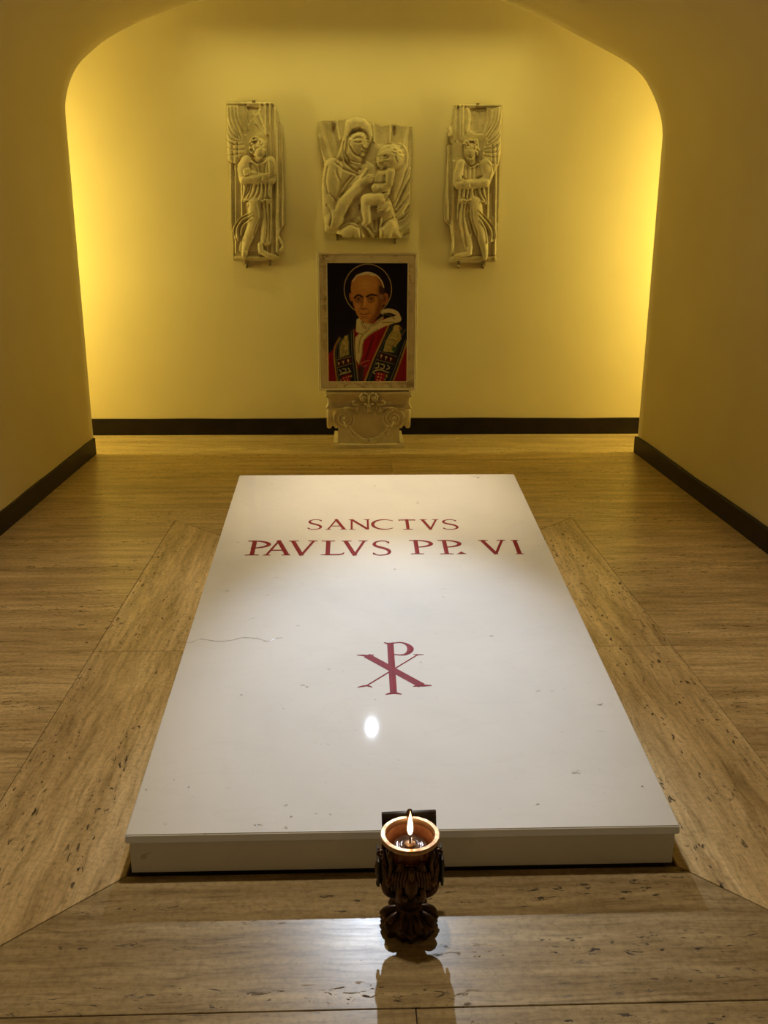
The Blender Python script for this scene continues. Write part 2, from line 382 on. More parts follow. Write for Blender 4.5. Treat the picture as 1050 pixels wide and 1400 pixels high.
# ------------------------------------------------------------------ red letters cut in the slab
def arc(cx, cy, rx, ry, a0, a1, n=18):
    return [(cx+rx*math.cos(math.radians(a0+(a1-a0)*i/n)), cy+ry*math.sin(math.radians(a0+(a1-a0)*i/n))) for i in range(n+1)]
TK, TN, HN = 0.13, 0.066, 0.075     # thick, thin and hairline, in cap heights
def serif(x, y, l=0.16, r=0.16, up=1):
    return ([(x-l, y), (x-l*0.4, y+0.012*up), (x, y+0.018*up), (x+r*0.4, y+0.012*up), (x+r, y)], [0.05, 0.065, 0.08, 0.065, 0.05])
def glyph(ch, w):                    # strokes (points, widths) in a box w wide, 1 high
    S = []
    if ch == 'I':
        S += [([(w/2, 0.0), (w/2, 1.0)], TK), serif(w/2, 0.01, w/2, w/2), serif(w/2, 0.99, w/2, w/2, -1)]
    elif ch == 'P':
        x = 0.22; top = arc(w-0.52, 0.735, 0.5, 0.25, 92, -90, 24); k = len(top)
        S += [([(x, 0), (x, 1)], TK), serif(x, 0.01, 0.2, 0.2), serif(x-0.06, 0.985, 0.14, 0.1, -1)]
        S += [([(x, 0.985)] + top + [(x+0.06, 0.49)], [TN] + [TN+(TK-TN)*max(0, math.sin(PI*i/(k-1)))**1.6 for i in range(k)] + [HN])]
    elif ch == 'A':
        ax = w*0.5
        S += [([(w*0.11, 0), (ax, 1.0)], TN*1.1), ([(ax-0.02, 1.02), (w*0.88, 0)], TK), ([(w*0.25, 0.34), (w*0.70, 0.34)], HN)]
        S += [serif(w*0.11, 0.008, w*0.11, 0.12), serif(w*0.88, 0.008, 0.16, w*0.12)]
    elif ch == 'V':
        ax = w*0.49
        S += [([(w*0.14, 1), (ax+0.015, -0.02)], TK), ([(w*0.88, 1), (ax, 0)], TN*1.25)]
        S += [serif(w*0.14, 0.992, w*0.14, 0.18, -1), serif(w*0.88, 0.992, 0.17, w*0.12, -1)]
    elif ch == 'N':
        S += [([(w*0.13, 0), (w*0.13, 1)], TN*1.2), ([(w*0.13, 1.0), (w*0.90, 0)], TK), ([(w*0.90, 0.0), (w*0.90, 1)], TN*1.2)]
        S += [serif(w*0.13, 0.008, w*0.13, 0.14), serif(w*0.08, 0.992, w*0.08, 0.1, -1), serif(w*0.90, 0.992, 0.15, w*0.10, -1)]
    elif ch == 'T':
        S += [([(w*0.5, 0), (w*0.5, 1)], TK), serif(w*0.5, 0.01, 0.2, 0.2)]
        S += [([(0.0, 0.95), (w, 0.95)], 0.095), ([(0.02, 0.86), (0.04, 0.97)], [0.03, 0.06]), ([(w-0.02, 0.86), (w-0.04, 0.97)], [0.03, 0.06])]
    elif ch == 'L':
        x = 0.2
        S += [([(x, 0), (x, 1)], TK), serif(x, 0.99, 0.2, 0.2, -1), ([(0, 0.04), (x, 0.04), (w*0.8, 0.04), (w*0.93, 0.08), (w, 0.18)], [0.04, 0.09, 0.09, 0.08, 0.03])]
    elif ch == 'C':
        p = arc(w*0.56, 0.5, w*0.53, 0.485, 52, 312, 40); k = len(p)
        S += [(p, [0.055+(TK-0.05)*max(0, math.sin(PI*i/(k-1)))**1.5 for i in range(k)]), ([(w*0.93, 0.80), (w*0.91, 0.93)], [0.02, 0.04])]
    elif ch == 'S':
        q = [(w*0.90, 0.84), (w*0.74, 0.965), (w*0.46, 0.985), (w*0.20, 0.90), (w*0.12, 0.75), (w*0.24, 0.62), (w*0.50, 0.52), (w*0.78, 0.40), (w*0.90, 0.24), (w*0.80, 0.08), (w*0.50, 0.012), (w*0.22, 0.03), (w*0.06, 0.15)]
        p = [(a.x, a.y) for a in smooth_curve(q, 4)]; k = len(p)
        S += [(p, [0.06+(TK-0.05)*math.exp(-((i/(k-1)-0.5)/0.22)**2) for i in range(k)])]
        S += [([(w*0.91, 0.80), (w*0.90, 0.94)], [0.022, 0.04]), ([(w*0.05, 0.19), (w*0.06, 0.05)], [0.022, 0.04])]
    elif ch == '.':
        S += [([(w*0.5, 0.17), (w*0.5, 0.10), (w*0.5, 0.0)], [0.02, 0.12, 0.32])]
    return S
def ribbon(V, Fc, pts, wid, u0, v0, H):
    n = len(pts)
    if not hasattr(wid, '__len__'): wid = [wid]*n
    P = [Vector(p) for p in pts]; o = len(V)
    for i in range(n):
        t = (P[min(i+1, n-1)]-P[max(i-1, 0)]).normalized(); s = Vector((-t.y, t.x))*wid[i]/2
        for q, z in ((P[i]+s, 0.0003), (P[i], 0.0003+min(0.0016, wid[i]*H*0.10)), (P[i]-s, 0.0003)):
            V.append(tuple(on_slab(u0+q.x*H, v0+q.y*H, z)))
    for i in range(n-1):
        for k in (0, 1):
            a = o+i*3+k; Fc.append((a, a+3, a+4, a+1))
def letter(ch, u0, u1, v0, v1):
    V = []; Fc = []; H = v1-v0
    for pts, wid in glyph(ch, (u1-u0)/H): ribbon(V, Fc, pts, wid, u0, v0, H)
    return mesh_py('letter', V, Fc, RED, lid)
def crop_line(ox, oy, sc, items, yb, yt):
    for ch, xl, yl, xr, yr in items:
        f = lambda x, y: slab_hit(ox+x/sc, oy+y/sc)
        letter(ch, f(xl, yl)[0], f(xr, yr)[0], f((xl+xr)/2, yb)[1], f((xl+xr)/2, yt)[1])
crop_line(410, 700, 4.565, [('S', 45, 108, 140, 92), ('A', 160, 108, 293, 108), ('N', 306, 108, 436, 47), ('C', 450, 78, 592, 104), ('T', 615, 50, 719, 50), ('V', 746, 46, 863, 46), ('S', 892, 104, 992, 92)], 109, 47)
crop_line(330, 730, 5.0, [('P', 17, 147, 192, 75), ('A', 148, 147, 336, 146), ('V', 325, 48, 520, 48), ('L', 541, 146, 702, 130), ('V', 686, 46, 862, 46), ('S', 896, 140, 1026, 124)], 146, 47)
crop_line(540, 730, 5.526, [('P', 114, 152, 278, 76), ('P', 336, 152, 492, 76), ('.', 484, 152, 526, 152), ('V', 626, 46, 832, 46), ('I', 913, 152, 974, 152)], 152, 47)

def pstroke(V, Fc, pix, wid):        # centre line read from the close-up crop of the monogram
    q = [slab_hit(470+x/7.5, 860+y/7.5) for x, y in pix]; ribbon(V, Fc, q, wid, 0, 0, 1.0)
def mono(strokes, name):
    V = []; Fc = []
    for pix, wid in strokes: pstroke(V, Fc, pix, wid)
    return mesh_py(name, V, Fc, RED, lid)
sc_ = lambda L, k=6: [(p.x, p.y) for p in smooth_curve(L, k)]
bowl = sc_([(480, 148), (520, 144), (575, 138), (630, 150), (668, 175), (684, 205), (668, 238), (625, 262), (570, 266), (516, 260)])
nb = len(bowl)
mono([([(477, 145), (510, 658)], 0.0215),
      (bowl, [0.006+0.0155*math.exp(-((i/(nb-1)-0.56)/0.2)**2) for i in range(nb)]),
      ([(412, 138), (440, 148), (480, 150), (520, 142)], [0.004, 0.009, 0.012, 0.008]),
      ([(428, 672), (470, 662), (512, 655), (550, 660), (596, 670)], [0.004, 0.010, 0.013, 0.010, 0.004])], 'rho_monogram')
mono([([(235, 272), (800, 580)], 0.027),
      ([(136, 268), (200, 271), (250, 275), (310, 264)], [0.004, 0.010, 0.010, 0.004]),
      ([(712, 590), (750, 582), (820, 580), (902, 580)], [0.004, 0.010, 0.012, 0.005]),
      ([(760, 262), (236, 580)], 0.0055),
      ([(712, 260), (760, 264), (822, 262)], [0.003, 0.007, 0.003]),
      ([(142, 598), (200, 586), (242, 580), (292, 597)], [0.004, 0.008, 0.009, 0.004])], 'chi_monogram')
# natural vein and smudges in the marble
V = []; Fc = []
vp = sc_([(254, 879), (262, 878), (272, 874), (285, 875), (300, 877), (318, 875), (330, 872), (342, 872), (356, 874), (366, 877), (376, 873), (386, 872)], 3)
random.seed(3)
ribbon(V, Fc, [slab_hit(*p) for p in vp], [random.uniform(0.001, 0.005) for _ in vp], 0, 0, 1.0)
vo = mesh_py('marble_vein', V, Fc, VEIN, lid)
V = []; Fc = []
for px, py, ln in ((355, 1127, 9), (349, 1128, 4), (414, 937, 8), (420, 939, 4), (200, 1079, 3), (258, 1076, 3), (238, 1066, 2), (450, 915, 5), (820, 963, 9), (672, 870, 6), (736, 945, 6), (878, 1075, 4), (565, 930, 3), (735, 1100, 6), (398, 1117, 4), (452, 1113, 3), (330, 950, 5), (575, 905, 4)):
    q = [(px-ln/2, py+random.uniform(-1, 1)), (px, py+random.uniform(-.8, .8)), (px+ln/2, py+random.uniform(-1.5, 1.5))]
    ribbon(V, Fc, [slab_hit(*p) for p in q], [0.001, random.uniform(0.004, 0.009), 0.001], 0, 0, 1.0)
mesh_py('marble_fleck', V, Fc, VEIN, lid)['kind'] = 'stuff'

# ------------------------------------------------------------------ carved marble reliefs on the back wall
class Carving:
    """Low relief carved as height above the wall plane; coordinates are those of a close-up of the panel."""
    def __init__(self, ox, oy, sc, x0, x1, y0, y1, step):
        self.ox, self.oy, self.sc = ox, oy, sc
        self.nx = int((x1-x0)/step)+1; self.ny = int((y1-y0)/step)+1
        gx = np.linspace(x0, x1, self.nx); gy = np.linspace(y0, y1, self.ny)
        self.X, self.Y = np.meshgrid(gx, gy); self.H = {}
        rs = np.random.RandomState(int(ox)); self.grain = rs.rand(self.ny, self.nx)
    def layer(self, n):
        if n not in self.H: self.H[n] = np.full(self.X.shape, -1.0)
        return self.H[n]
    def inside(self, P):
        X, Y = self.X, self.Y; ins = np.zeros(X.shape, bool); n = len(P)
        for i in range(n):
            (xa, ya), (xb, yb) = P[i], P[(i+1) % n]
            if ya == yb: continue
            c = ((ya > Y) != (yb > Y)) & (X < (xb-xa)*(Y-ya)/(yb-ya)+xa); ins ^= c
        return ins
    def seg(self, a, b):
        X, Y = self.X, self.Y; dx, dy = b[0]-a[0], b[1]-a[1]; L = dx*dx+dy*dy+1e-9
        t = np.clip(((X-a[0])*dx+(Y-a[1])*dy)/L, 0, 1); return np.hypot(X-a[0]-t*dx, Y-a[1]-t*dy), t
    def edge(self, P, closed=True):
        d = np.full(self.X.shape, 1e9); n = len(P)
        for i in range(n if closed else n-1): d = np.minimum(d, self.seg(P[i], P[(i+1) % n])[0])
        return d
    def put(self, n, z, m=None):
        H = self.layer(n)
        if m is None: np.maximum(H, z, out=H)
        else: H[m] = np.maximum(H[m], z[m])
    def poly(self, n, P, base, rise, soft, over=False):
        P = [tuple(p) for p in P]; m = self.inside(P); d = self.edge(P); q = np.clip(d/soft, 0, 1)
        z = base + rise*np.sqrt(np.clip(1-(1-q)**2, 0, 1)); H = self.layer(n)
        if over: H[m] = z[m]
        else: H[m] = np.maximum(H[m], z[m])
    def limb(self, n, pts, base, rise):         # pts (x, y, r)
        H = self.layer(n)
        for a, b in zip(pts[:-1], pts[1:]):
            d, t = self.seg(a, b); r = a[2]+(b[2]-a[2])*t; q = d/r; m = q < 1
            z = base + rise*(r/40.0)**0.5*np.sqrt(np.clip(1-q*q, 0, 1)); H[m] = np.maximum(H[m], z[m])
    def ball(self, n, cx, cy, rx, ry, ang, base, rise, over=False):
        a = math.radians(ang); X, Y = self.X-cx, self.Y-cy
        u = (X*math.cos(a)+Y*math.sin(a))/rx; v = (-X*math.sin(a)+Y*math.cos(a))/ry; q = u*u+v*v; m = q < 1
        z = base + rise*np.sqrt(np.clip(1-q, 0, 1)); H = self.layer(n)
        if over: H[m] = z[m]
        else: H[m] = np.maximum(H[m], z[m])
    def line(self, n, P, w, h):                 # h < 0 cuts a groove, h > 0 raises a roll
        P = [(p.x, p.y) for p in smooth_curve(P, 4)] if len(P) > 2 else P
        d = self.edge(P, False); H = self.layer(n); m = (H > -0.5) & (d < 3*w); H[m] += h*np.exp(-(d[m]/w)**2)
    def clip(self, P):
        self.mask = self.inside(P)
    def blur(self, n, k=1):
        H = self.H[n]; ok = H > -0.5
        for _ in range(k):
            S = np.zeros_like(H); W = np.zeros_like(H)
            for dy in (-1, 0, 1):
                for dx in (-1, 0, 1):
                    h = np.roll(np.roll(H, dy, 0), dx, 1); o = np.roll(np.roll(ok, dy, 0), dx, 1); S += np.where(o, h, 0); W += o
            H = np.where(ok, S/np.maximum(W, 1), H)
        self.H[n] = H
    def mesh(self, n, name, Yp, back, mat, parent, floor_h=None):
        H = self.H[n]; ok = (H > -0.5) & self.mask
        if floor_h is not None: ok &= H > floor_h
        cell = ok[:-1, :-1] & ok[1:, :-1] & ok[:-1, 1:] & ok[1:, 1:]
        idx = -np.ones(H.shape, int); use = np.zeros(H.shape, bool)
        use[:-1, :-1] |= cell; use[1:, :-1] |= cell; use[:-1, 1:] |= cell; use[1:, 1:] |= cell
        k = int(use.sum()); idx[use] = np.arange(k)
        px = self.ox + self.X[use]/self.sc; py = self.oy + self.Y[use]/self.sc
        dx = FWD.x + RIGHT.x*(px-525)/F_PX - UP.x*(py-700)/F_PX; dy = FWD.y + RIGHT.y*(px-525)/F_PX - UP.y*(py-700)/F_PX; dz = FWD.z + RIGHT.z*(px-525)/F_PX - UP.z*(py-700)/F_PX
        t = (Yp-EYE.y)/dy; wx = EYE.x+dx*t; wz = EYE.z+dz*t
        hh = H[use] + (self.grain[use]-0.5)*0.0006
        v = np.stack([wx, Yp-hh, wz], 1)
        i, j = np.nonzero(cell)
        a = idx[i, j]; b = idx[i, j+1]; c = idx[i+1, j+1]; d = idx[i+1, j]
        f = np.stack([a, d, c, b], 1)
        # rim going back into the stone
        pad = np.pad(cell, 1); E = []
        for (sel, p, q) in ((cell & ~pad[:-2, 1:-1], (0, 0), (0, 1)), (cell & ~pad[2:, 1:-1], (1, 1), (1, 0)), (cell & ~pad[1:-1, :-2], (1, 0), (0, 0)), (cell & ~pad[1:-1, 2:], (0, 1), (1, 1))):
            ii, jj = np.nonzero(sel); E.append(np.stack([idx[ii+p[0], jj+p[1]], idx[ii+q[0], jj+q[1]]], 1))
        E = np.concatenate(E); m = len(E)
        fr = v[E.reshape(-1)]; bk = fr.copy(); bk[:, 1] = Yp-back
        v = np.concatenate([v, fr, bk]); s = k + 2*np.arange(m)
        g = np.stack([s, s+1, s+1+2*m, s+2*m], 1)
        F = np.concatenate([f, g]); me = bpy.data.meshes.new(name)
        me.vertices.add(len(v)); me.vertices.foreach_set('co', v.reshape(-1)); me.loops.add(F.size); me.loops.foreach_set('vertex_index', F.reshape(-1).astype(np.int32))
        me.polygons.add(len(F)); me.polygons.foreach_set('loop_start', np.arange(0, F.size, 4, dtype=np.int32)); me.polygons.foreach_set('loop_total', np.full(len(F), 4, dtype=np.int32))
        sm = np.ones(len(F), bool); sm[len(f):] = False; me.polygons.foreach_set('use_smooth', sm)
        me.update(calc_edges=True); me.validate()
        return keep(link(name, me, mat), parent)

def mat_old_marble(name, lo, hi):
    m, nt, b = nmat(name); v = mapped(nt, (1, 1, 1), rand=False)
    n1 = noise(nt, v, 5, 6, 0.6); n2 = noise(nt, v, 60, 4)
    c = ramp(nt, n1.outputs[0], [(0.3, lo), (0.62, hi)]); c2 = ramp(nt, n2.outputs[0], [(0.3, 0.82), (0.6, 1.0)])
    nt.links.new(mix(nt, 0.7, c.outputs[0], c2.outputs[0], 'MULTIPLY'), b.inputs['Base Color'])
    b.inputs['Roughness'].default_value = 0.5; b.inputs['Specular IOR Level'].default_value = 0.3
    bump(nt, b, n2.outputs[0], 0.12, 0.003); return m
OLD = mat_old_marble('weathered_marble', (0.42, 0.345, 0.20), (0.70, 0.59, 0.37))
IRON = mat_plain('rusty_iron', (0.20, 0.14, 0.075), 0.6, 0.3, 0.3, 60, 0.2)

def clamp(px, py, Yf, Yb, parent, up):
    p = at_depth(px, py, Yf); s = 1 if up else -1; bm = bmesh.new()
    add_box(bm, p.x-0.012, p.x+0.012, Yf-0.006, Yb, p.z-0.004, p.z+0.004, 0.0015)
    add_box(bm, p.x-0.012, p.x+0.012, Yf-0.006, Yf, p.z-(0.022 if up else -0.0), p.z+(0.0 if up else 0.022), 0.0015)
    if not up: add_box(bm, p.x-0.007, p.x+0.007, Yf+0.004, Yb, p.z-0.035, p.z, 0.0015)
    return keep(mesh_bm('iron_clamp', bm, IRON), parent)

YP = Y_BACK - 0.012          # back face of the carved stones
# ---- mother and child
C = Carving(420, 150, 6.5625, 82, 948, 62, 1170, 3.4)
OUT = [(95, 112), (160, 104), (240, 100), (300, 97), (350, 90), (395, 78), (430, 72), (470, 74), (510, 88), (560, 106), (600, 118), (640, 138), (665, 156), (700, 148), (730, 141), (780, 133), (830, 150), (938, 160), (935, 380), (925, 600), (922, 900), (918, 1120), (916, 1152), (850, 1148), (800, 1156), (560, 1152), (330, 1150), (300, 1122), (220, 1108), (150, 1100), (148, 1060), (140, 930), (135, 800), (131, 640), (140, 560), (155, 520), (140, 440), (120, 360), (95, 200)]
C.clip(OUT); PB = 0.034
C.poly('p', [(80, 60), (950, 60), (950, 1172), (80, 1172)], PB, 0, 1)
for P, w_, h_ in (([(140, 110), (180, 240), (235, 420)], 30, 0.016), ([(205, 110), (250, 280), (285, 400)], 26, -0.014), ([(275, 110), (300, 270)], 14, 0.014), ([(105, 260), (135, 400), (170, 500)], 24, 0.010), ([(112, 350), (160, 480)], 9, -0.008),
                 ([(590, 140), (595, 290)], 9, 0.010), ([(660, 160), (655, 300)], 34, -0.010), ([(738, 150), (732, 300)], 11, 0.016), ([(790, 150), (780, 290)], 26, -0.014), ([(882, 158), (848, 330)], 17, 0.018), ([(920, 170), (900, 420)], 16, -0.008),
                 ([(925, 540), (850, 720), (780, 865)], 12, 0.016), ([(925, 600), (860, 740), (800, 880)], 16, -0.014), ([(925, 690), (870, 800), (795, 900)], 15, 0.014), ([(922, 770), (850, 900), (800, 960)], 16, 0.016), ([(922, 840), (870, 920)], 9, -0.012), ([(920, 900), (860, 970), (815, 985)], 12, -0.012), ([(920, 1010), (880, 1050), (830, 1078)], 20, 0.016), ([(918, 1090), (860, 1120)], 14, -0.010)):
    C.line('p', P, w_, h_)
B0 = PB+0.004
# mantle, body, lap
C.poly('w', [(160, 530), (200, 480), (255, 440), (340, 330), (420, 420), (520, 450), (600, 500), (640, 600), (690, 780), (735, 790), (790, 930), (830, 1090), (845, 1156), (340, 1156), (300, 1120), (160, 1100), (148, 1000), (130, 800), (131, 640)], PB-0.004, 0.030, 70)
C.poly('w', [(735, 560), (800, 520), (880, 470), (905, 420), (900, 520), (850, 680), (780, 860), (750, 800)], PB-0.004, 0.020, 40)
C.poly('w', [(345, 100), (430, 68), (520, 85), (575, 150), (592, 240), (560, 330), (520, 430), (480, 500), (330, 470), (255, 450), (300, 330), (325, 230)], PB-0.004, 0.052, 55)
C.line('w', [(340, 150), (325, 260), (300, 380), (255, 450)], 12, 0.010)
C.line('w', [(368, 260), (355, 360), (350, 420), (420, 500), (480, 540)], 9, -0.020)
C.line('w', [(330, 300), (325, 420), (380, 510), (450, 560)], 10, -0.014)
# face under the veil, turned to the child
C.poly('w', [(372, 240), (400, 190), (470, 170), (530, 200), (548, 260), (545, 330), (520, 410), (470, 430), (410, 400), (372, 330)], PB+0.020, 0.004, 20, True)
C.ball('w', 458, 310, 92, 122, 10, PB+0.012, 0.050)
C.limb('w', [(430, 400, 58), (440, 480, 62)], PB+0.010, 0.026)
for P in ([(385, 215), (410, 190), (435, 205), (460, 185), (490, 190)], [(380, 235), (405, 212), (432, 225), (455, 205), (485, 208)]): C.line('w', P, 7, -0.012)
C.limb('w', [(500, 248, 9), (510, 300, 12), (520, 342, 15)], PB+0.058, 0.016); C.ball('w', 522, 344, 14, 11, 0, PB+0.062, 0.014)
C.line('w', [(500, 352), (512, 362), (530, 360)], 6, -0.016)
C.line('w', [(425, 272), (455, 262), (490, 268)], 9, -0.014); C.line('w', [(430, 300), (460, 306), (488, 300)], 6, -0.014); C.ball('w', 458, 288, 24, 11, 0, PB+0.054, 0.010)
C.line('w', [(526, 272), (544, 276)], 7, -0.012); C.line('w', [(526, 298), (542, 300)], 5, -0.010)
C.limb('w', [(484, 377, 6), (508, 373, 8), (524, 377, 5)], PB+0.048, 0.012); C.limb('w', [(488, 393, 6), (506, 395, 8), (520, 392, 5)], PB+0.044, 0.012); C.line('w', [(480, 385), (504, 384), (526, 385)], 4, -0.012)
C.ball('w', 500, 416, 24, 18, 0, PB+0.032, 0.016); C.ball('w', 382, 285, 13, 28, 0, PB+0.034, 0.014); C.line('w', [(385, 340), (420, 400), (470, 432), (510, 434)], 7, -0.014)
C.line('w', [(360, 420), (430, 470), (500, 480)], 9, -0.014); C.line('w', [(380, 480), (460, 510), (520, 480)], 8, -0.010)
# the near arm and its hand on the child
C.limb('w', [(235, 520, 85), (215, 700, 90), (215, 930, 85)], B0+0.012, 0.026)
C.limb('w', [(235, 985, 82), (330, 850, 66), (430, 720, 52), (495, 660, 42)], B0+0.022, 0.030)
C.limb('w', [(490, 662, 40), (545, 625, 36)], B0+0.030, 0.028)
for k, (a, b) in enumerate((((535, 600), (582, 596)), ((540, 618), (590, 612)), ((545, 636), (588, 632)), ((540, 652), (578, 652)))): C.limb('w', [(*a, 13), (*b, 9)], B0+0.042, 0.024)
C.limb('w', [(490, 615, 16), (520, 570, 12), (530, 545, 10)], B0+0.036, 0.020)
for P in ([(400, 600), (320, 700), (285, 780)], [(450, 590), (370, 680), (300, 790)], [(190, 520), (170, 640), (190, 760)], [(250, 480), (330, 540), (460, 590)], [(210, 760), (260, 840), (250, 900)], [(180, 860), (220, 940), (210, 1040)], [(280, 470), (260, 560), (290, 640)]): C.line('w', P, 9, -0.010)
for P in ([(285, 790), (340, 740), (400, 690)],): C.line('w', P, 10, -0.022)
# shadowed hollow between arm and child, lap folds
C.line('w', [(380, 880), (360, 930), (330, 960)], 16, -0.020); C.line('w', [(470, 870), (465, 960)], 12, -0.018)
C.limb('w', [(420, 830, 45), (410, 960, 45)], B0+0.006, 0.022)
C.limb('w', [(330, 1120, 60), (420, 1060, 60), (470, 1130, 40)], B0+0.010, 0.024); C.limb('w', [(700, 1110, 60), (740, 1040, 55)], B0+0.010, 0.022)
for P in ([(290, 1050), (370, 1005), (450, 1030)], [(300, 1085), (380, 1035), (450, 1060)], [(455, 1030), (470, 1080), (480, 1150)], [(510, 1010), (555, 1060), (590, 1110)], [(470, 1020), (530, 1080), (560, 1130)], [(640, 970), (640, 1060), (640, 1150)], [(655, 1060), (700, 1000), (760, 970)], [(600, 1000), (600, 1080)], [(780, 900), (810, 1000), (840, 1110)]): C.line('w', P, 8, -0.013)
for P in ([(735, 770), (790, 920), (835, 1110)], [(490, 1030), (570, 1100), (600, 1150)], [(655, 980), (655, 1150)]): C.line('w', P, 8, 0.014)
# hand that holds the child's leg
C.limb('w', [(720, 850, 34), (690, 880, 38)], B0+0.036, 0.026)
for a, b in (((690, 830), (640, 850)), ((690, 850), (630, 868)), ((690, 872), (622, 890)), ((690, 895), (625, 912))): C.limb('w', [(*a, 13), (*b, 9)], B0+0.046, 0.022)
# child
C.ball('c', 800, 430, 108, 132, 12, PB-0.004, 0.032)
C.ball('c', 740, 428, 122, 112, 0, PB+0.006, 0.066)
C.ball('c', 672, 462, 58, 68, 0, PB+0.014, 0.050)
for P in ([(636, 436), (650, 428), (668, 432)], [(688, 428), (708, 424), (728, 434)]): C.line('c', P, 8, -0.018)
for P in ([(638, 450), (654, 454), (668, 448)], [(690, 446), (710, 448), (726, 446)]): C.line('c', P, 5, -0.013)
for cx, cy in ((653, 441), (708, 437)): C.ball('c', cx, cy, 13, 8, 0, PB+0.050, 0.012)
C.limb('c', [(672, 432, 8), (666, 462, 10), (660, 476, 13)], PB+0.056, 0.014); C.line('c', [(650, 486), (664, 490), (678, 485)], 5, -0.014)
C.limb('c', [(648, 500, 6), (664, 498, 7), (682, 500, 5)], PB+0.050, 0.010); C.line('c', [(646, 508), (666, 507), (686, 506)], 4, -0.014); C.ball('c', 668, 524, 18, 12, 0, PB+0.040, 0.012)
C.ball('c', 715, 486, 34, 30, 0, PB+0.044, 0.020); C.ball('c', 800, 446, 17, 26, 0, PB+0.046, 0.016); C.line('c', [(784, 430), (790, 456), (800, 472)], 5, -0.012)
for P in ([(640, 400), (670, 372), (710, 362)], [(700, 345), (730, 358), (750, 345)], [(745, 330), (770, 345), (795, 335)], [(765, 365), (790, 380), (812, 368)], [(800, 345), (825, 365), (840, 352)], [(815, 390), (838, 405), (855, 395)], [(760, 395), (785, 405)], [(830, 430), (848, 445)]): C.line('c', P, 6, -0.011)
C.line('c', [(690, 318), (760, 300), (850, 320), (892, 400), (885, 500)], 7, 0.010)
C.poly('c', [(620, 540), (700, 520), (765, 540), (770, 640), (740, 760), (640, 780), (560, 760), (580, 640)], PB, 0.052, 80)
C.limb('c', [(742, 570, 44), (726, 670, 40), (680, 712, 34), (612, 704, 30)], B0+0.030, 0.034)
C.ball('c', 606, 702, 34, 30, 0, B0+0.048, 0.026)
for P in ([(580, 690), (600, 700)], [(582, 706), (602, 712)], [(590, 722), (608, 722)]): C.line('c', P, 4, -0.010)
C.line('c', [(690, 600), (696, 660)], 7, -0.012); C.line('c', [(610, 665), (700, 662)], 7, -0.014)
C.limb('c', [(640, 800, 62), (545, 815, 62)], B0+0.026, 0.036); C.limb('c', [(530, 815, 58), (525, 900, 46), (535, 1000, 36), (510, 1030, 24)], B0+0.022, 0.036)
C.line('c', [(570, 880), (575, 960)], 7, -0.012); C.limb('c', [(690, 780, 26), (715, 760, 20)], B0+0.040, 0.022)
C.blur('p', 1); C.blur('w', 2); C.blur('c', 2)
c0 = at_depth(500, 325, YP)
mad = empty('marble_relief', (c0.x, YP, c0.z), 'carved marble relief of a veiled mother holding a child, hung above the portrait', 'relief')
C.mesh('p', 'panel', YP, 0.0, OLD, mad)
C.mesh('w', 'veiled_woman', YP, PB-0.02, OLD, mad, PB+0.001)
C.mesh('c', 'child', YP, PB-0.02, OLD, mad, PB+0.001)
for px, py, up in ((456, 169, 1), (539, 173, 1), (461, 322, 0), (540, 327, 0)): clamp(px, py, YP-PB, Y_BACK-0.001, mad, up)

def feathers(C, n, rows, w_=5, h_=-0.010):
    for P in rows: C.line(n, P, w_, h_)
def curls(C, n, cx, cy, rx, ry, k, base, rise, seed, r=11):
    rn = random.Random(seed)
    for q in range(k):
        a = rn.uniform(0, 6.28); s = rn.uniform(0.25, 1)**0.5; C.ball(n, cx+rx*s*math.cos(a), cy+ry*s*math.sin(a), r, r*0.85, 0, base, rise)

# ---- angel on the left
C = Carving(295, 125, 5.6, 72, 545, 62, 1345, 2.9)
OUT = [(85, 82), (180, 78), (285, 72), (400, 80), (440, 92), (458, 115), (478, 170), (490, 235), (512, 262), (515, 560), (525, 700), (532, 1010), (512, 1040), (498, 1062), (486, 1095), (502, 1128), (524, 1158), (522, 1215), (492, 1238), (482, 1285), (440, 1305), (400, 1298), (250, 1300), (237, 1335), (215, 1335), (203, 1308), (140, 1300), (136, 1160), (122, 1000), (114, 700), (108, 560), (95, 530), (86, 300)]
C.clip(OUT); PB = 0.034
C.poly('p', [(60, 60), (560, 60), (560, 1360), (60, 1360)], PB, 0, 1)
for x, w_, h_, y0, y1 in ((120, 7, 0.012, 560, 1270), (138, 6, -0.010, 560, 1270), (155, 6, 0.010, 570, 1250), (205, 5, 0.008, 700, 950), (385, 7, 0.012, 100, 1240), (400, 5, -0.012, 100, 1240), (420, 7, 0.012, 100, 1240), (438, 5, -0.012, 120, 1240), (462, 12, 0.014, 140, 1230), (490, 6, -0.012, 240, 1100), (508, 6, 0.010, 262, 1050), (230, 8, -0.008, 100, 330), (250, 5, 0.008, 110, 300), (110, 5, -0.008, 110, 230), (345, 6, 0.008, 100, 160)):
    C.line('p', [(x, y0), (x+ (y1-y0)*0.012, y1)], w_, h_)
C.poly('p', [(245, 120), (340, 125), (335, 160), (300, 190), (250, 260)], PB-0.012, 0, 1, True)
for P, w_, h_ in (([(90, 98), (440, 98)], 7, 0.010), ([(150, 1254), (480, 1254)], 5, -0.014), ([(140, 1275), (480, 1275)], 12, 0.016), ([(165, 1160), (165, 1245)], 5, -0.012), ([(185, 1150), (185, 1235), (330, 1235)], 5, -0.010), ([(490, 1130), (520, 1180), (500, 1220)], 12, 0.014), ([(290, 180), (330, 260), (390, 340)], 9, 0.008), ([(340, 150), (370, 250), (400, 330)], 9, 0.010), ([(310, 260), (350, 300), (400, 345)], 5, -0.008)): C.line('p', P, w_, h_)
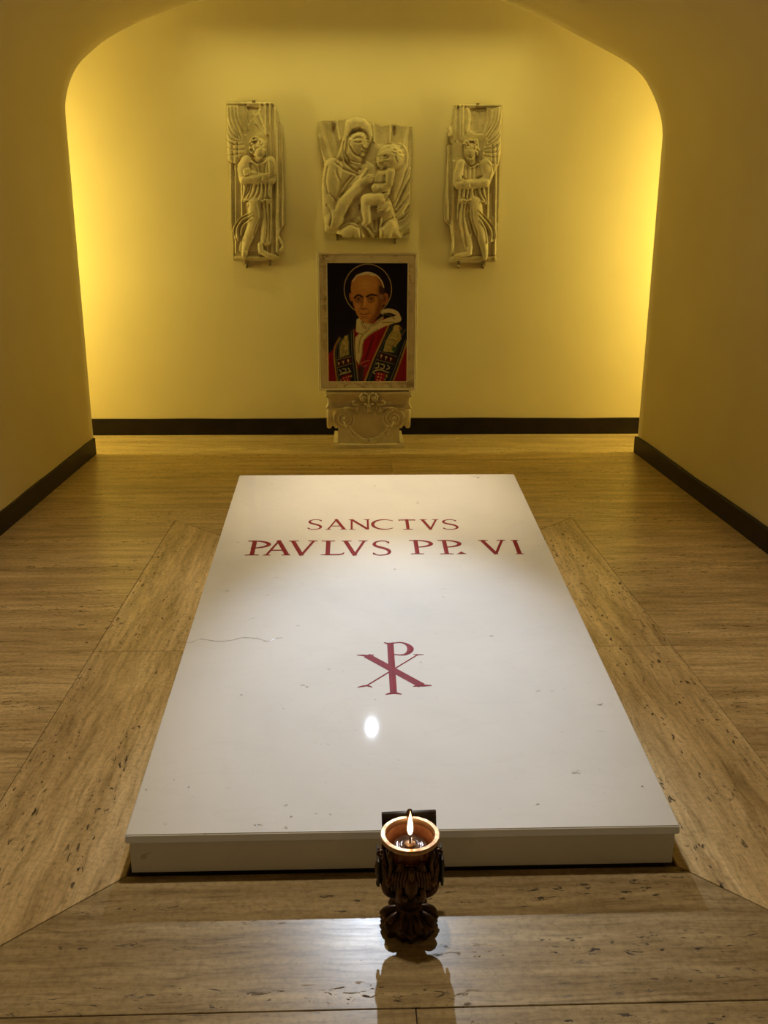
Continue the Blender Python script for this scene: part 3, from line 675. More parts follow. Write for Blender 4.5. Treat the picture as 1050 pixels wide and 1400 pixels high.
C.poly('wing', [(88, 112), (130, 108), (176, 110), (186, 180), (215, 290), (235, 390), (250, 485), (205, 510), (165, 560), (120, 545), (96, 535), (88, 350)], PB-0.004, 0.026, 26)
feathers(C, 'wing', [[(110, 120), (120, 240), (180, 350)], [(135, 120), (150, 240), (205, 370)], [(160, 120), (170, 220), (215, 330)], [(95, 230), (125, 320), (180, 370)], [(92, 300), (130, 370), (200, 390)], [(95, 370), (140, 410), (215, 415)], [(95, 430), (150, 450), (225, 450)], [(98, 490), (150, 490), (225, 480)], [(135, 400), (140, 540)], [(175, 400), (175, 530)]])
C.line('wing', [(176, 112), (186, 190), (222, 310), (240, 400), (252, 485)], 7, 0.014)
f = 'fig'
C.poly(f, [(245, 505), (290, 500), (330, 520), (370, 500), (420, 520), (450, 600), (445, 700), (420, 720), (430, 830), (300, 850), (205, 840), (215, 720), (200, 690), (195, 600), (215, 540)], PB, 0.030, 50)
C.ball(f, 335, 438, 58, 78, 12, PB+0.002, 0.050); C.limb(f, [(335, 490, 34), (332, 530, 36)], PB+0.006, 0.030)
C.ball(f, 345, 462, 44, 60, 14, PB+0.018, 0.044)
curls(C, f, 315, 405, 48, 50, 34, PB+0.030, 0.026, 5); curls(C, f, 286, 440, 18, 40, 12, PB+0.026, 0.022, 6); curls(C, f, 370, 395, 30, 30, 12, PB+0.020, 0.022, 8)
C.limb(f, [(357, 440, 8), (364, 480, 10)], PB+0.054, 0.012); C.line(f, [(320, 445), (345, 442)], 6, -0.009); C.line(f, [(368, 440), (384, 446)], 5, -0.008); C.line(f, [(340, 504), (366, 502)], 4, -0.010); C.ball(f, 348, 516, 16, 11, 0, PB+0.046, 0.010)
C.line(f, [(285, 530), (320, 550), (365, 545), (390, 520)], 6, -0.010); C.line(f, [(275, 545), (325, 570), (370, 560)], 5, 0.006)
C.limb(f, [(240, 535, 44), (215, 600, 46), (222, 670, 40)], PB+0.012, 0.030); C.limb(f, [(420, 540, 42), (435, 610, 42), (432, 675, 36)], PB+0.010, 0.030)
C.limb(f, [(222, 685, 34), (300, 675, 30), (365, 658, 26)], PB+0.028, 0.030); C.limb(f, [(430, 690, 32), (370, 690, 30), (320, 690, 26)], PB+0.020, 0.026); C.limb(f, [(330, 650, 26), (265, 628, 24)], PB+0.024, 0.026)
for a, b in (((258, 600), (228, 606)), ((262, 612), (226, 620)), ((262, 625), (228, 633)), ((262, 637), (234, 645))): C.limb(f, [(*a, 8), (*b, 6)], PB+0.046, 0.022)
for a, b in (((370, 642), (408, 640)), ((372, 655), (412, 652)), ((372, 667), (408, 666)), ((368, 678), (400, 678))): C.limb(f, [(*a, 8), (*b, 6)], PB+0.046, 0.022)
for P in ([(188, 545), (165, 590), (175, 640)], [(445, 540), (468, 590), (460, 640)]): C.line(f, P, 7, 0.010)
C.poly(f, [(172, 560), (195, 530), (215, 540), (195, 600), (190, 660), (172, 620)], PB, 0.016, 10); C.poly(f, [(440, 530), (468, 570), (466, 630), (448, 660), (445, 600)], PB, 0.016, 10)
for P in ([(300, 555), (315, 600), (330, 640)], [(345, 570), (345, 630)], [(385, 560), (380, 630)], [(265, 560), (275, 610)], [(400, 540), (410, 620)]): C.line(f, P, 5, -0.011)
C.poly(f, [(212, 705), (320, 720), (440, 705), (432, 830), (400, 815), (350, 845), (290, 830), (230, 855), (203, 845), (215, 780)], PB+0.012, 0.024, 24)
for P in ([(250, 715), (240, 770), (215, 840)], [(285, 715), (275, 775), (240, 845)], [(320, 720), (305, 780), (275, 840)], [(345, 715), (340, 780), (310, 835)], [(375, 715), (375, 780), (365, 835)], [(405, 715), (400, 780), (410, 820)], [(265, 715), (262, 760), (232, 820)]): C.line(f, P, 6, -0.015)
for q in range(16): C.ball(f, 212+q*14, 838+7*math.sin(q*1.9), 10, 10, 0, PB+0.020, 0.022)
C.limb(f, [(300, 860, 58), (305, 960, 54), (285, 1040, 46), (250, 1130, 40), (232, 1200, 28), (226, 1245, 24)], PB+0.006, 0.032)
C.limb(f, [(385, 860, 52), (385, 1000, 52), (385, 1150, 44)], PB, 0.026); C.limb(f, [(345, 1170, 20), (350, 1225, 22), (400, 1250, 22), (462, 1266, 16)], PB+0.010, 0.030)
C.limb(f, [(226, 1235, 22), (222, 1270, 18)], PB+0.022, 0.028)
for x in (218, 228, 238): C.line(f, [(x-4, 1262), (x-6, 1282)], 3, -0.008)
C.poly(f, [(290, 930), (240, 930), (180, 975), (142, 1030), (132, 1070), (150, 1140), (175, 1150), (200, 1120), (240, 1050), (280, 1020)], PB-0.002, 0.020, 20)
for P in ([(285, 925), (200, 965), (150, 1030), (140, 1080), (160, 1140)], [(280, 950), (210, 985), (170, 1050), (170, 1110), (185, 1145)], [(270, 985), (215, 1030), (200, 1090), (215, 1140)]): C.line(f, P, 6, 0.014)
for P in ([(280, 938), (205, 975), (158, 1040), (152, 1100)], [(275, 968), (212, 1008), (186, 1070), (192, 1130)], [(330, 860), (345, 960), (310, 1040), (290, 1110)], [(355, 860), (362, 960), (340, 1060), (325, 1150)], [(385, 860), (392, 960), (395, 1060), (385, 1160)], [(410, 870), (412, 1000), (410, 1150)], [(260, 870), (250, 930)]): C.line(f, P, 6, -0.014)
C.blur('p', 1); C.blur('wing', 1); C.blur(f, 1)
c0 = at_depth(350, 358, YP)
an = empty('angel_relief', (c0.x, YP, c0.z), 'tall marble angel relief with folded arms, leftmost of the three wall carvings', 'relief', 'angel reliefs on the back wall')
C.mesh('p', 'panel', YP, 0.0, OLD, an); C.mesh('wing', 'wing', YP, PB-0.02, OLD, an, PB+0.001); C.mesh(f, 'angel', YP, PB-0.02, OLD, an, PB+0.001)
for px, py, up in ((347, 138, 1), (337, 360, 0), (369, 357, 0)): clamp(px, py, YP-PB, Y_BACK-0.001, an, up)

# ---- angel on the right
C = Carving(590, 125, 5.6, 82, 552, 88, 1348, 2.9)
OUT = [(170, 108), (240, 102), (340, 98), (430, 105), (540, 108), (535, 220), (530, 330), (522, 500), (516, 600), (506, 1000), (490, 1306), (412, 1310), (411, 1342), (390, 1342), (386, 1312), (220, 1312), (216, 1342), (196, 1342), (190, 1310), (130, 1305), (130, 1262), (150, 1240), (152, 1130), (136, 1030), (95, 988), (96, 820), (106, 700), (116, 420), (142, 402), (120, 335), (118, 282), (162, 256), (168, 180)]
C.clip(OUT)
C.poly('p', [(60, 60), (560, 60), (560, 1360), (60, 1360)], PB, 0, 1)
for x, w_, h_, y0, y1 in ((180, 6, 0.010, 115, 380), (198, 5, -0.010, 120, 380), (215, 6, 0.010, 120, 380), (235, 7, 0.012, 110, 380), (250, 5, -0.008, 115, 340), (125, 9, 0.014, 420, 980), (145, 7, -0.014, 410, 1230), (165, 8, 0.010, 540, 1230), (190, 6, -0.010, 560, 1230), (425, 6, 0.010, 720, 960), (470, 6, -0.012, 640, 960), (485, 7, 0.012, 600, 1290), (500, 5, -0.008, 580, 1000), (460, 6, -0.012, 1150, 1270), (440, 5, -0.008, 1160, 1270)):
    C.line('p', [(x, y0), (x-(y1-y0)*0.012, y1)], w_, h_)
C.poly('p', [(270, 130), (420, 120), (425, 230), (390, 330), (330, 330), (290, 300)], PB-0.012, 0, 1, True)
for P, w_, h_ in (([(275, 140), (285, 220), (262, 310)], 8, 0.012), ([(320, 190), (325, 300)], 5, -0.006), ([(360, 170), (355, 300)], 5, -0.006), ([(170, 112), (535, 114)], 6, 0.010), ([(165, 1276), (480, 1276)], 12, 0.016), ([(160, 1256), (480, 1256)], 5, -0.014), ([(125, 280), (140, 330), (130, 345)], 14, 0.016), ([(100, 820), (98, 985)], 7, 0.010), ([(340, 150), (400, 150)], 5, 0.006)): C.line('p', P, w_, h_)
C.poly('wing', [(442, 152), (470, 135), (534, 112), (532, 330), (522, 500), (505, 570), (470, 650), (452, 610), (430, 560), (365, 530), (375, 490), (385, 460), (392, 380), (420, 300), (440, 240)], PB-0.004, 0.028, 26)
feathers(C, 'wing', [[(520, 130), (500, 260), (430, 370)], [(495, 140), (480, 250), (415, 360)], [(470, 150), (460, 240), (410, 330)], [(530, 220), (500, 330), (425, 400)], [(530, 290), (490, 380), (410, 425)], [(526, 370), (480, 430), (400, 450)], [(524, 430), (480, 470), (400, 475)], [(520, 490), (470, 510), (395, 500)], [(515, 545), (470, 555), (420, 530)], [(455, 420), (460, 560)], [(490, 410), (490, 560)]])
C.line('wing', [(442, 152), (440, 240), (418, 310), (392, 390), (385, 460), (365, 520)], 7, 0.014)
C.poly(f, [(235, 535), (290, 545), (380, 520), (425, 550), (450, 620), (430, 700), (400, 740), (420, 860), (300, 850), (195, 840), (205, 750), (165, 720), (180, 630), (205, 560)], PB, 0.030, 50)
C.ball(f, 300, 440, 60, 72, -8, PB+0.002, 0.050); C.limb(f, [(292, 500, 34), (298, 545, 38)], PB+0.006, 0.030)
C.ball(f, 288, 470, 45, 62, -6, PB+0.018, 0.044)
curls(C, f, 300, 405, 52, 34, 30, PB+0.030, 0.026, 15); curls(C, f, 338, 450, 18, 42, 14, PB+0.028, 0.024, 16); curls(C, f, 250, 410, 16, 26, 8, PB+0.022, 0.022, 17)
C.limb(f, [(272, 448, 8), (264, 486, 10)], PB+0.054, 0.012); C.line(f, [(285, 452), (308, 450)], 6, -0.009); C.line(f, [(250, 450), (262, 448)], 5, -0.008); C.line(f, [(260, 510), (286, 512)], 4, -0.010); C.ball(f, 278, 524, 15, 10, 0, PB+0.046, 0.010)
C.line(f, [(245, 545), (290, 575), (340, 560), (370, 530)], 6, -0.010); C.line(f, [(250, 560), (295, 590), (350, 565)], 5, 0.006)
C.limb(f, [(222, 560, 38), (196, 640, 40), (192, 705, 36)], PB+0.010, 0.030); C.limb(f, [(405, 560, 44), (425, 630, 44), (405, 695, 40)], PB+0.014, 0.032)
C.limb(f, [(200, 722, 32), (260, 728, 28), (320, 722, 24)], PB+0.024, 0.028); C.limb(f, [(400, 705, 36), (340, 712, 32), (280, 706, 26)], PB+0.032, 0.030)
for a, b in (((275, 692), (232, 690)), ((276, 704), (228, 704)), ((276, 716), (232, 717)), ((276, 728), (240, 730))): C.limb(f, [(*a, 8), (*b, 6)], PB+0.050, 0.022)
C.poly(f, [(425, 545), (455, 580), (458, 630), (438, 665), (430, 620)], PB, 0.018, 10); C.line(f, [(425, 545), (455, 590), (438, 665)], 6, 0.010)
for P in ([(260, 570), (265, 640), (270, 690)], [(300, 590), (302, 680)], [(335, 580), (330, 670)], [(355, 550), (365, 640)], [(245, 560), (240, 650)]): C.line(f, P, 5, -0.011)
C.line(f, [(345, 668), (375, 655)], 8, -0.020); C.line(f, [(232, 660), (250, 680)], 8, -0.018)
C.poly(f, [(200, 745), (300, 755), (400, 735), (408, 790), (425, 865), (390, 870), (350, 835), (290, 845), (235, 828), (193, 845), (200, 790)], PB+0.012, 0.024, 24)
for P in ([(225, 755), (220, 830)], [(255, 755), (250, 835)], [(285, 755), (275, 835)], [(315, 755), (320, 800), (345, 840)], [(345, 745), (355, 800), (385, 860)], [(372, 740), (380, 790), (412, 850)], [(330, 750), (340, 800), (365, 850)]): C.line(f, P, 6, -0.015)
for q in range(16): C.ball(f, 200+q*14.5, 838+(12 if q > 10 else 0)+6*math.sin(q*1.9), 10, 10, 0, PB+0.020, 0.022)
C.limb(f, [(245, 850, 52), (240, 960, 52), (262, 1080, 46), (282, 1190, 36)], PB, 0.026)
C.limb(f, [(325, 850, 54), (335, 960, 54), (360, 1060, 46), (390, 1160, 36), (403, 1260, 22)], PB+0.006, 0.032)
C.limb(f, [(288, 1190, 18), (284, 1240, 20), (230, 1250, 20), (178, 1260, 14)], PB+0.010, 0.030); C.limb(f, [(403, 1250, 18), (402, 1275, 16)], PB+0.020, 0.026)
C.poly(f, [(350, 900), (390, 940), (440, 980), (480, 1040), (490, 1120), (470, 1150), (430, 1165), (400, 1120), (370, 1030)], PB-0.002, 0.020, 20)
for P in ([(355, 915), (420, 970), (470, 1030), (488, 1090), (478, 1145)], [(360, 950), (415, 1010), (450, 1080), (446, 1150)], [(365, 990), (405, 1060), (420, 1160)]): C.line(f, P, 6, 0.014)
for P in ([(358, 930), (418, 990), (460, 1055), (462, 1130)], [(362, 970), (408, 1035), (432, 1110)], [(215, 870), (205, 980), (220, 1100)], [(240, 870), (232, 980), (255, 1120), (265, 1190)], [(290, 870), (280, 960), (310, 1080), (320, 1170)], [(265, 860), (255, 960), (285, 1090)], [(300, 880), (310, 990), (345, 1090), (340, 1180)]): C.line(f, P, 6, -0.014)
C.blur('p', 1); C.blur('wing', 1); C.blur(f, 1)
c0 = at_depth(645, 358, YP)
an = empty('angel_relief', (c0.x, YP, c0.z), 'tall marble angel relief with clasped hands, rightmost of the three wall carvings', 'relief', 'angel reliefs on the back wall')
C.mesh('p', 'panel', YP, 0.0, OLD, an); C.mesh('wing', 'wing', YP, PB-0.02, OLD, an, PB+0.001); C.mesh(f, 'angel', YP, PB-0.02, OLD, an, PB+0.001)
for px, py, up in ((653, 142, 1), (627, 361, 0), (661, 361, 0)): clamp(px, py, YP-PB, Y_BACK-0.001, an, up)

# ------------------------------------------------------------------ ionic capital used as a stand
def mat_fresh_marble(name, lo, hi, rough=0.4):
    m, nt, b = nmat(name); v = mapped(nt, (1, 1, 1), rand=False); n1 = noise(nt, v, 7, 6, 0.6, 0.5)
    c = ramp(nt, n1.outputs[0], [(0.3, lo), (0.65, hi)]); nt.links.new(c.outputs[0], b.inputs['Base Color'])
    b.inputs['Roughness'].default_value = rough; b.inputs['Specular IOR Level'].default_value = 0.35
    n2 = noise(nt, v, 90, 3); bump(nt, b, n2.outputs[0], 0.08, 0.002); return m
CAPM = mat_fresh_marble('cream_marble', (0.66, 0.56, 0.35), (0.82, 0.71, 0.47))
CY = 6.80
def cpx(x): return (x-516)*0.000822
def cpz(y, Y=CY): return at_depth(425+516/6.5625, 520+y/6.5625, Y).z
cap = empty('ionic_capital', (0, 6.98, 0), 'cream marble ionic capital with scrolls and garland standing on the floor under the portrait', 'capital')
def cpart(name, bm, parent=None, angle=35):
    o = mesh_bm(name, bm, CAPM, angle=angle); return keep(o, cap) if parent is None else link_child(o, parent)
def link_child(o, parent):
    o.parent = parent; return o
CB = 7.20
bm = bmesh.new(); zp = 0.030
add_box(bm, cpx(198), cpx(835), 6.745, CB, 0.0, zp, 0.004, 2)
for s in (-1, 1):
    a, b = sorted((s*cpx(835), s*cpx(795)))
    add_box(bm, a, b, 6.755, CB, zp-0.002, cpz(545), 0.006, 2)
cpart('plinth', bm)
bm = bmesh.new(); z0, z1 = zp, cpz(300)
vs = []
for z, hw, yf in ((z0, 0.229, 6.785), (z0+0.012, 0.2265, 6.79), (z1, 0.2265, 6.79)):
    vs.append([bm.verts.new(p) for p in ((-hw, yf, z), (hw, yf, z), (hw, CB, z), (-hw, CB, z))])
for A, B in zip(vs[:-1], vs[1:]):
    for k in range(4): bm.faces.new((A[k], A[(k+1) % 4], B[(k+1) % 4], B[k]))
bm.faces.new(vs[0][::-1]); bm.faces.new(vs[-1]); cpart('shaft', bm)
# abacus: loft of rectangles with a hollow face
bm = bmesh.new(); vs = []
for y, hw, yf in ((103, 0.300, 6.772), (107, 0.307, 6.765), (122, 0.309, 6.763), (127, 0.302, 6.770), (132, 0.300, 6.772), (150, 0.297, 6.778), (175, 0.291, 6.786), (200, 0.284, 6.792), (212, 0.286, 6.788), (220, 0.286, 6.788)):
    z = cpz(y, 6.77); n = 12; ring = []
    for k in range(n+1):
        t = -1+2*k/n; ring.append(bm.verts.new((hw*t, yf+0.012*(1-t*t), z)))
    ring += [bm.verts.new((hw, CB, z)), bm.verts.new((-hw, CB, z))]; vs.append(ring)
for A, B in zip(vs[:-1], vs[1:]):
    m = len(A)
    for k in range(m): bm.faces.new((A[k], A[(k+1) % m], B[(k+1) % m], B[k]))
bm.faces.new(vs[0]); bm.faces.new(vs[-1][::-1]); abacus = cpart('abacus', bm)
for s in (-1, 1):
    bm = bmesh.new()
    add_ball(bm, (s*0.310, 6.785, cpz(137)), (0.010, 0.014, 0.010)); add_tube(bm, [(s*0.303, 6.79, cpz(138)), (s*0.292, 6.79, cpz(165)), (s*0.287, 6.79, cpz(200)), (s*0.296, 6.785, cpz(232))], [0.009, 0.011, 0.015, 0.015], 8)
    add_ball(bm, (s*0.303, 6.785, cpz(240)), (0.013, 0.014, 0.012)); link_child(mesh_bm('corner_horn', bm, CAPM, angle=60), abacus)
# volutes
def spiral(cx, cz, r0, r1, turns, a0, s, y, n=70):
    out = []
    for i in range(n+1):
        t = i/n; r = r0*(r1/r0)**t; a = a0 + s*turns*2*PI*t; out.append((cx+r*math.cos(a), y-0.006*t, cz+r*math.sin(a)))
    return out
for s in (-1, 1):
    cx, cz = s*cpx(516+222), cpz(345, 6.77); R_ = 0.079
    bm = bmesh.new(); n = 40; rings = []
    for r, y in ((R_*0.96, 7.16), (R_*0.80, 7.02), (R_*0.80, 6.96), (R_*0.97, 6.83), (R_, 6.80), (R_, 6.782), (R_*0.97, 6.777), (R_*0.86, 6.777), (R_*0.84, 6.784)):
        rings.append([bm.verts.new((cx+r*math.cos(2*PI*k/n), y, cz+r*math.sin(2*PI*k/n))) for k in range(n)])
    for A, B in zip(rings[:-1], rings[1:]):
        for k in range(n): bm.faces.new((A[k], A[(k+1) % n], B[(k+1) % n], B[k]))
    bm.faces.new(rings[0][::-1]); bm.faces.new(rings[-1]); vol = cpart('volute', bm, angle=40)
    bm = bmesh.new(); add_tube(bm, spiral(cx, cz, R_*0.80, 0.010, 2.6, PI/2, s, 6.784), [0.0085-0.0045*i/70 for i in range(71)], 8)
    add_ball(bm, (cx, 6.776, cz), (0.011, 0.008, 0.011)); link_child(mesh_bm('spiral', bm, CAPM, smooth=True), vol)
    bm = bmesh.new()   # canal that runs from the scroll in under the abacus
    add_tube(bm, [(cx-s*0.00, 6.785, cz+R_*0.96), (cx-s*0.04, 6.785, cz+R_*1.0), (cx-s*0.075, 6.785, cz+R_*0.98), (s*0.095, 6.79, cz+R_*0.95)], [0.008, 0.0085, 0.008, 0.007], 8)
    add_tube(bm, [(cx+s*0.02, 6.785, cz+R_*0.93), (cx+s*0.065, 6.785, cz+R_*0.86), (cx+s*0.095, 6.785, cz+R_*0.98), (cx+s*0.115, 6.785, cz+R_*0.96)], [0.006, 0.010, 0.010, 0.007], 8)
    link_child(mesh_bm('canal', bm, CAPM, smooth=True), vol)
    # scroll of the flank, seen on edge
    bm = bmesh.new(); xc = s*0.276; rings = []
    for r, dx in ((0.060, -0.050), (0.076, -0.046), (0.080, -0.030), (0.064, -0.016), (0.062, -0.004), (0.076, 0.004), (0.080, 0.022), (0.072, 0.034), (0.050, 0.034)):
        rings.append([bm.verts.new((xc+s*dx, 6.885+r*1.0*math.cos(2*PI*k/n), cz-0.004+r*1.12*math.sin(2*PI*k/n))) for k in range(n)])
    for A, B in zip(rings[:-1], rings[1:]):
        for k in range(n): bm.faces.new((A[k], A[(k+1) % n], B[(k+1) % n], B[k]))
    bm.faces.new(rings[0]); bm.faces.new(rings[-1]); cpart('flank_scroll', bm, angle=50)
# egg and dart
bm = bmesh.new(); add_box(bm, cpx(370), cpx(660), 6.792, CB, cpz(312), cpz(222), 0.003); add_box(bm, -0.272, 0.272, 6.802, CB, cpz(330), cpz(212), 0.003)
for k in range(15): add_ball(bm, (cpx(385+k*19), 6.792, cpz(303)), (0.0065, 0.006, 0.0055), 8, 6)
band = cpart('echinus', bm)
for x, rx in ((412, 24), (516, 27), (612, 24)):
    bm = bmesh.new(); add_ball(bm, (cpx(x), 6.792, cpz(260)), (rx*0.00082, 0.016, 0.0225), 16, 10); link_child(mesh_bm('egg', bm, CAPM, smooth=True), band)
for x in (378, 447, 482, 550, 582, 645):
    bm = bmesh.new(); add_tube(bm, [(cpx(x), 6.788, cpz(236)), (cpx(x), 6.784, cpz(262)), (cpx(x), 6.788, cpz(288))], [0.007, 0.006, 0.003], 6); link_child(mesh_bm('dart', bm, CAPM, smooth=True), band)
# flower in the middle of the abacus
bm = bmesh.new()
for s in (-1, 1):
    add_tube(bm, spiral(s*0.036, cpz(160, 6.77), 0.026, 0.006, 1.5, PI/2-s*0.4, -s, 6.772, 40), [0.009]*41, 8)
    add_ball(bm, (s*0.036, 6.768, cpz(160, 6.77)), (0.010, 0.010, 0.010), 10, 8)
    for q in range(5):
        a = PI*0.15+q*PI*0.2; add_ball(bm, (s*(0.034+0.030*math.cos(a)), 6.772, cpz(163, 6.77)+0.036*math.sin(a)), (0.010, 0.010, 0.012), 8, 6)
    add_tube(bm, [(s*0.055, 6.775, cpz(205)), (s*0.085, 6.775, cpz(214)), (s*0.110, 6.776, cpz(205)), (s*0.116, 6.776, cpz(188)), (s*0.104, 6.776, cpz(178)), (s*0.094, 6.776, cpz(188))], [0.009, 0.010, 0.010, 0.009, 0.008, 0.007], 8)
    add_ball(bm, (s*0.02, 6.772, cpz(207)), (0.014, 0.010, 0.010), 10, 6)
add_tube(bm, [(0, 6.768, cpz(125)), (0, 6.764, cpz(160)), (0, 6.768, cpz(205))], [0.006, 0.008, 0.005], 8)
add_ball(bm, (0, 6.772, cpz(222)), (0.014, 0.012, 0.014), 10, 8)
cpart('fleuron', bm, angle=180)
# garland
G_ = [(310, 375), (335, 430), (372, 480), (425, 520), (470, 545), (516, 552), (562, 545), (607, 520), (660, 480), (697, 430), (722, 375)]
path = [Vector((cpx(x), 6.782, cpz(y, 6.79))) for x, y in G_]
bm = bmesh.new(); add_tube(bm, [tuple(p) for p in smooth_curve([tuple(p) for p in path], 4)], [0.006+0.011*math.sin(PI*i/40)**1.2 for i in range(41)], 8, flat=0.9)
gar = cpart('garland', bm, angle=180)
sm_ = smooth_curve([tuple(p) for p in path], 4); rg = random.Random(11)
for i in range(3, 38, 2):
    if 17 <= i <= 23: continue
    t = (sm_[i+1]-sm_[i-1]).normalized(); ang = math.atan2(t.z, t.x)
    for side in (-1, 1):
        bm = bmesh.new(); r = 0.011*math.sin(PI*i/40)+0.006; q = sm_[i]+Vector((-t.z, 0, t.x))*side*r*0.9
        add_ball(bm, (q.x, 6.776, q.z), (0.020, 0.007, 0.0085), 10, 6, Matrix.Rotation(-(ang+side*0.5*(1 if i < 20 else -1)), 3, 'Y')); link_child(mesh_bm('leaf', bm, CAPM, smooth=True), gar)
for fx, fz in ((-0.022, 0.006), (0.016, 0.010), (-0.002, -0.014), (0.03, -0.008)):
    bm = bmesh.new(); c_ = Vector((fx, 6.770, cpz(540, 6.79)+fz))
    for q in range(6): add_ball(bm, (c_.x+0.010*math.cos(q*PI/3), c_.y, c_.z+0.010*math.sin(q*PI/3)), (0.0065, 0.006, 0.0065), 8, 6)
    add_ball(bm, (c_.x, c_.y-0.004, c_.z), 0.005, 8, 6); link_child(mesh_bm('flower', bm, CAPM, smooth=True), gar)
for s in (-1, 1):
    bm = bmesh.new(); add_tube(bm, [(s*cpx(516+222), 6.772, cpz(360)), (s*cpx(516+210), 6.770, cpz(395)), (s*cpx(516+202), 6.774, cpz(425))], [0.005, 0.007, 0.009], 8); link_child(mesh_bm('ribbon', bm, CAPM, smooth=True), gar)

# ------------------------------------------------------------------ framed portrait standing on the capital
def mat_veined():
    m, nt, b = nmat('veined_frame_marble'); v = mapped(nt, (1, 1, 1), rand=False)
    n1 = noise(nt, v, 9, 6, 0.65, 1.2); n2 = noise(nt, v, 3.5, 3)
    vr = ramp(nt, n1.outputs[0], [(0.40, 0.85), (0.47, 0.35), (0.53, 0.0)]); mk = ramp(nt, n2.outputs[0], [(0.42, 0.15), (0.6, 1.0)])
    mm = nt.nodes.new('ShaderNodeMath'); mm.operation = 'MULTIPLY'; nt.links.new(vr.outputs[0], mm.inputs[0]); nt.links.new(mk.outputs[0], mm.inputs[1])
    nt.links.new(mix(nt, mm.outputs[0], (0.92, 0.82, 0.52), (0.32, 0.22, 0.09)), b.inputs['Base Color'])
    b.inputs['Roughness'].default_value = 0.25; return m
VEINED = mat_veined()
TRIM = mat_fresh_marble('frame_trim_marble', (0.84, 0.74, 0.50), (0.95, 0.86, 0.62), 0.25)
FY = 6.787
pTL, pTR = at_depth(431.5, 344.6, FY), at_depth(573, 344.6, FY); pB = at_depth(503, 533.6, FY)
FW = (pTR.x-pTL.x)*0.982; FX = (pTL.x+pTR.x)/2; FZ0, FZ1 = pB.z, pTL.z; FH = FZ1-FZ0
fr = empty('framed_portrait', (FX, FY, FZ0), 'marble-framed portrait of a haloed old man in red vestments', 'portrait')
def fpt(u, v, d=0.0): return (FX+u, FY-d, FZ0+v)
mL, mT, mB = 0.100*FW, 0.0745*FH, 0.0665*FH
OW = [(-FW/2, 0), (FW/2, 0), (FW/2, FH), (-FW/2, FH)]; IW = [(-FW/2+mL, mB), (FW/2-mL, mB), (FW/2-mL, FH-mT), (-FW/2+mL, FH-mT)]
def ringed(k): return [(o[0]+(i[0]-o[0])*k, o[1]+(i[1]-o[1])*k) for o, i in zip(OW, IW)]
def rail_set(name, ks, mat, sub=False):      # ks: (inset 0..1, height) profile, mitred at the corners
    for e in range(4):
        bm = bmesh.new(); prof = []
        for k, d in ks:
            r = ringed(k); prof.append((bm.verts.new(fpt(*r[e], d)), bm.verts.new(fpt(*r[(e+1) % 4], d))))
        for A, B in zip(prof[:-1], prof[1:]): bm.faces.new((A[0], A[1], B[1], B[0]))
        bm.faces.new((prof[0][0], prof[0][1], prof[-1][1], prof[-1][0]))
        for k in (0, 1): bm.faces.new([p[k] for p in prof])
        keep(mesh_bm(name, bm, mat), fr)
rail_set('outer_moulding', [(0.0, -0.045), (0.0, 0.012), (0.04, 0.016), (0.16, 0.016), (0.22, 0.010), (0.26, 0.004), (0.26, -0.045)], TRIM)
rail_set('frame_rail', [(0.28, -0.04), (0.28, 0.005), (0.30, 0.007), (0.92, 0.007), (0.94, 0.005), (0.94, -0.04)], VEINED)
rail_set('inner_fillet', [(0.94, -0.03), (0.94, 0.010), (0.96, 0.011), (1.0, 0.011), (1.02, 0.008), (1.02, -0.03)], TRIM)
bm = bmesh.new(); add_box(bm, FX-FW/2+0.01, FX+FW/2-0.01, FY+0.045, FY+0.055, FZ0+0.004, FZ1-0.01); keep(mesh_bm('backing', bm, IRON), fr)
top_z = cpz(103, 6.77)
bm = bmesh.new(); add_box(bm, FX-FW/2+0.055, FX+FW/2-0.055, FY-0.002, FY+0.05, top_z, FZ0, 0.001); keep(mesh_bm('shadow_gap_strip', bm, mat_plain('shadow_gap_dark', (0.03, 0.015, 0.01), 0.8)), fr)  # near-black strip under the frame, its colour stands in for the shadow gap

# the picture: laid colour by colour in the close-up's own coordinates
class Paint:
    def __init__(s, x0, x1, y0, y1, step):
        s.nx = int((x1-x0)/step)+1; s.ny = int((y1-y0)/step)+1
        s.X, s.Y = np.meshgrid(np.linspace(x0, x1, s.nx), np.linspace(y0, y1, s.ny)); s.C = np.zeros(s.X.shape+(3,))
    seg = Carving.seg; edge = Carving.edge; inside = Carving.inside
    def lay(s, a, col):
        a = np.clip(a, 0, 1)[..., None]; s.C = s.C*(1-a) + np.array(col, float)/255*a
    def fill(s, P, col, soft=4, al=1.0):
        d = s.edge(P); d = np.where(s.inside(P), d, -d); s.lay(al*np.clip(0.5+d/soft, 0, 1), col)
    def stroke(s, P, w, col, soft=3, al=1.0):
        if len(P) > 2: P = [(p.x, p.y) for p in smooth_curve(P, 4)]
        s.lay(al*np.clip(0.5+(w/2-s.edge(P, False))/soft, 0, 1), col)
    def spot(s, cx, cy, rx, ry, col, soft=0.2, al=1.0, ang=0):
        a = math.radians(ang); X, Y = s.X-cx, s.Y-cy; u = (X*math.cos(a)+Y*math.sin(a))/rx; v = (-X*math.sin(a)+Y*math.cos(a))/ry
        s.lay(al*np.clip((1-np.hypot(u, v))/soft, 0, 1), col)
P_ = Paint(158, 862, 143, 1153, 3.0)
P_.C[:] = np.array((24, 13, 10))/255
P_.spot(300, 800, 260, 260, (34, 20, 16), 1.0, 0.6)
P_.spot(513, 362, 206, 208, (36, 18, 16), 0.05, 0.5)
P_.stroke([(513+207*math.cos(math.radians(a)), 362+209*math.sin(math.radians(a))) for a in range(118, 420, 8)], 7, (214, 190, 110), 3)
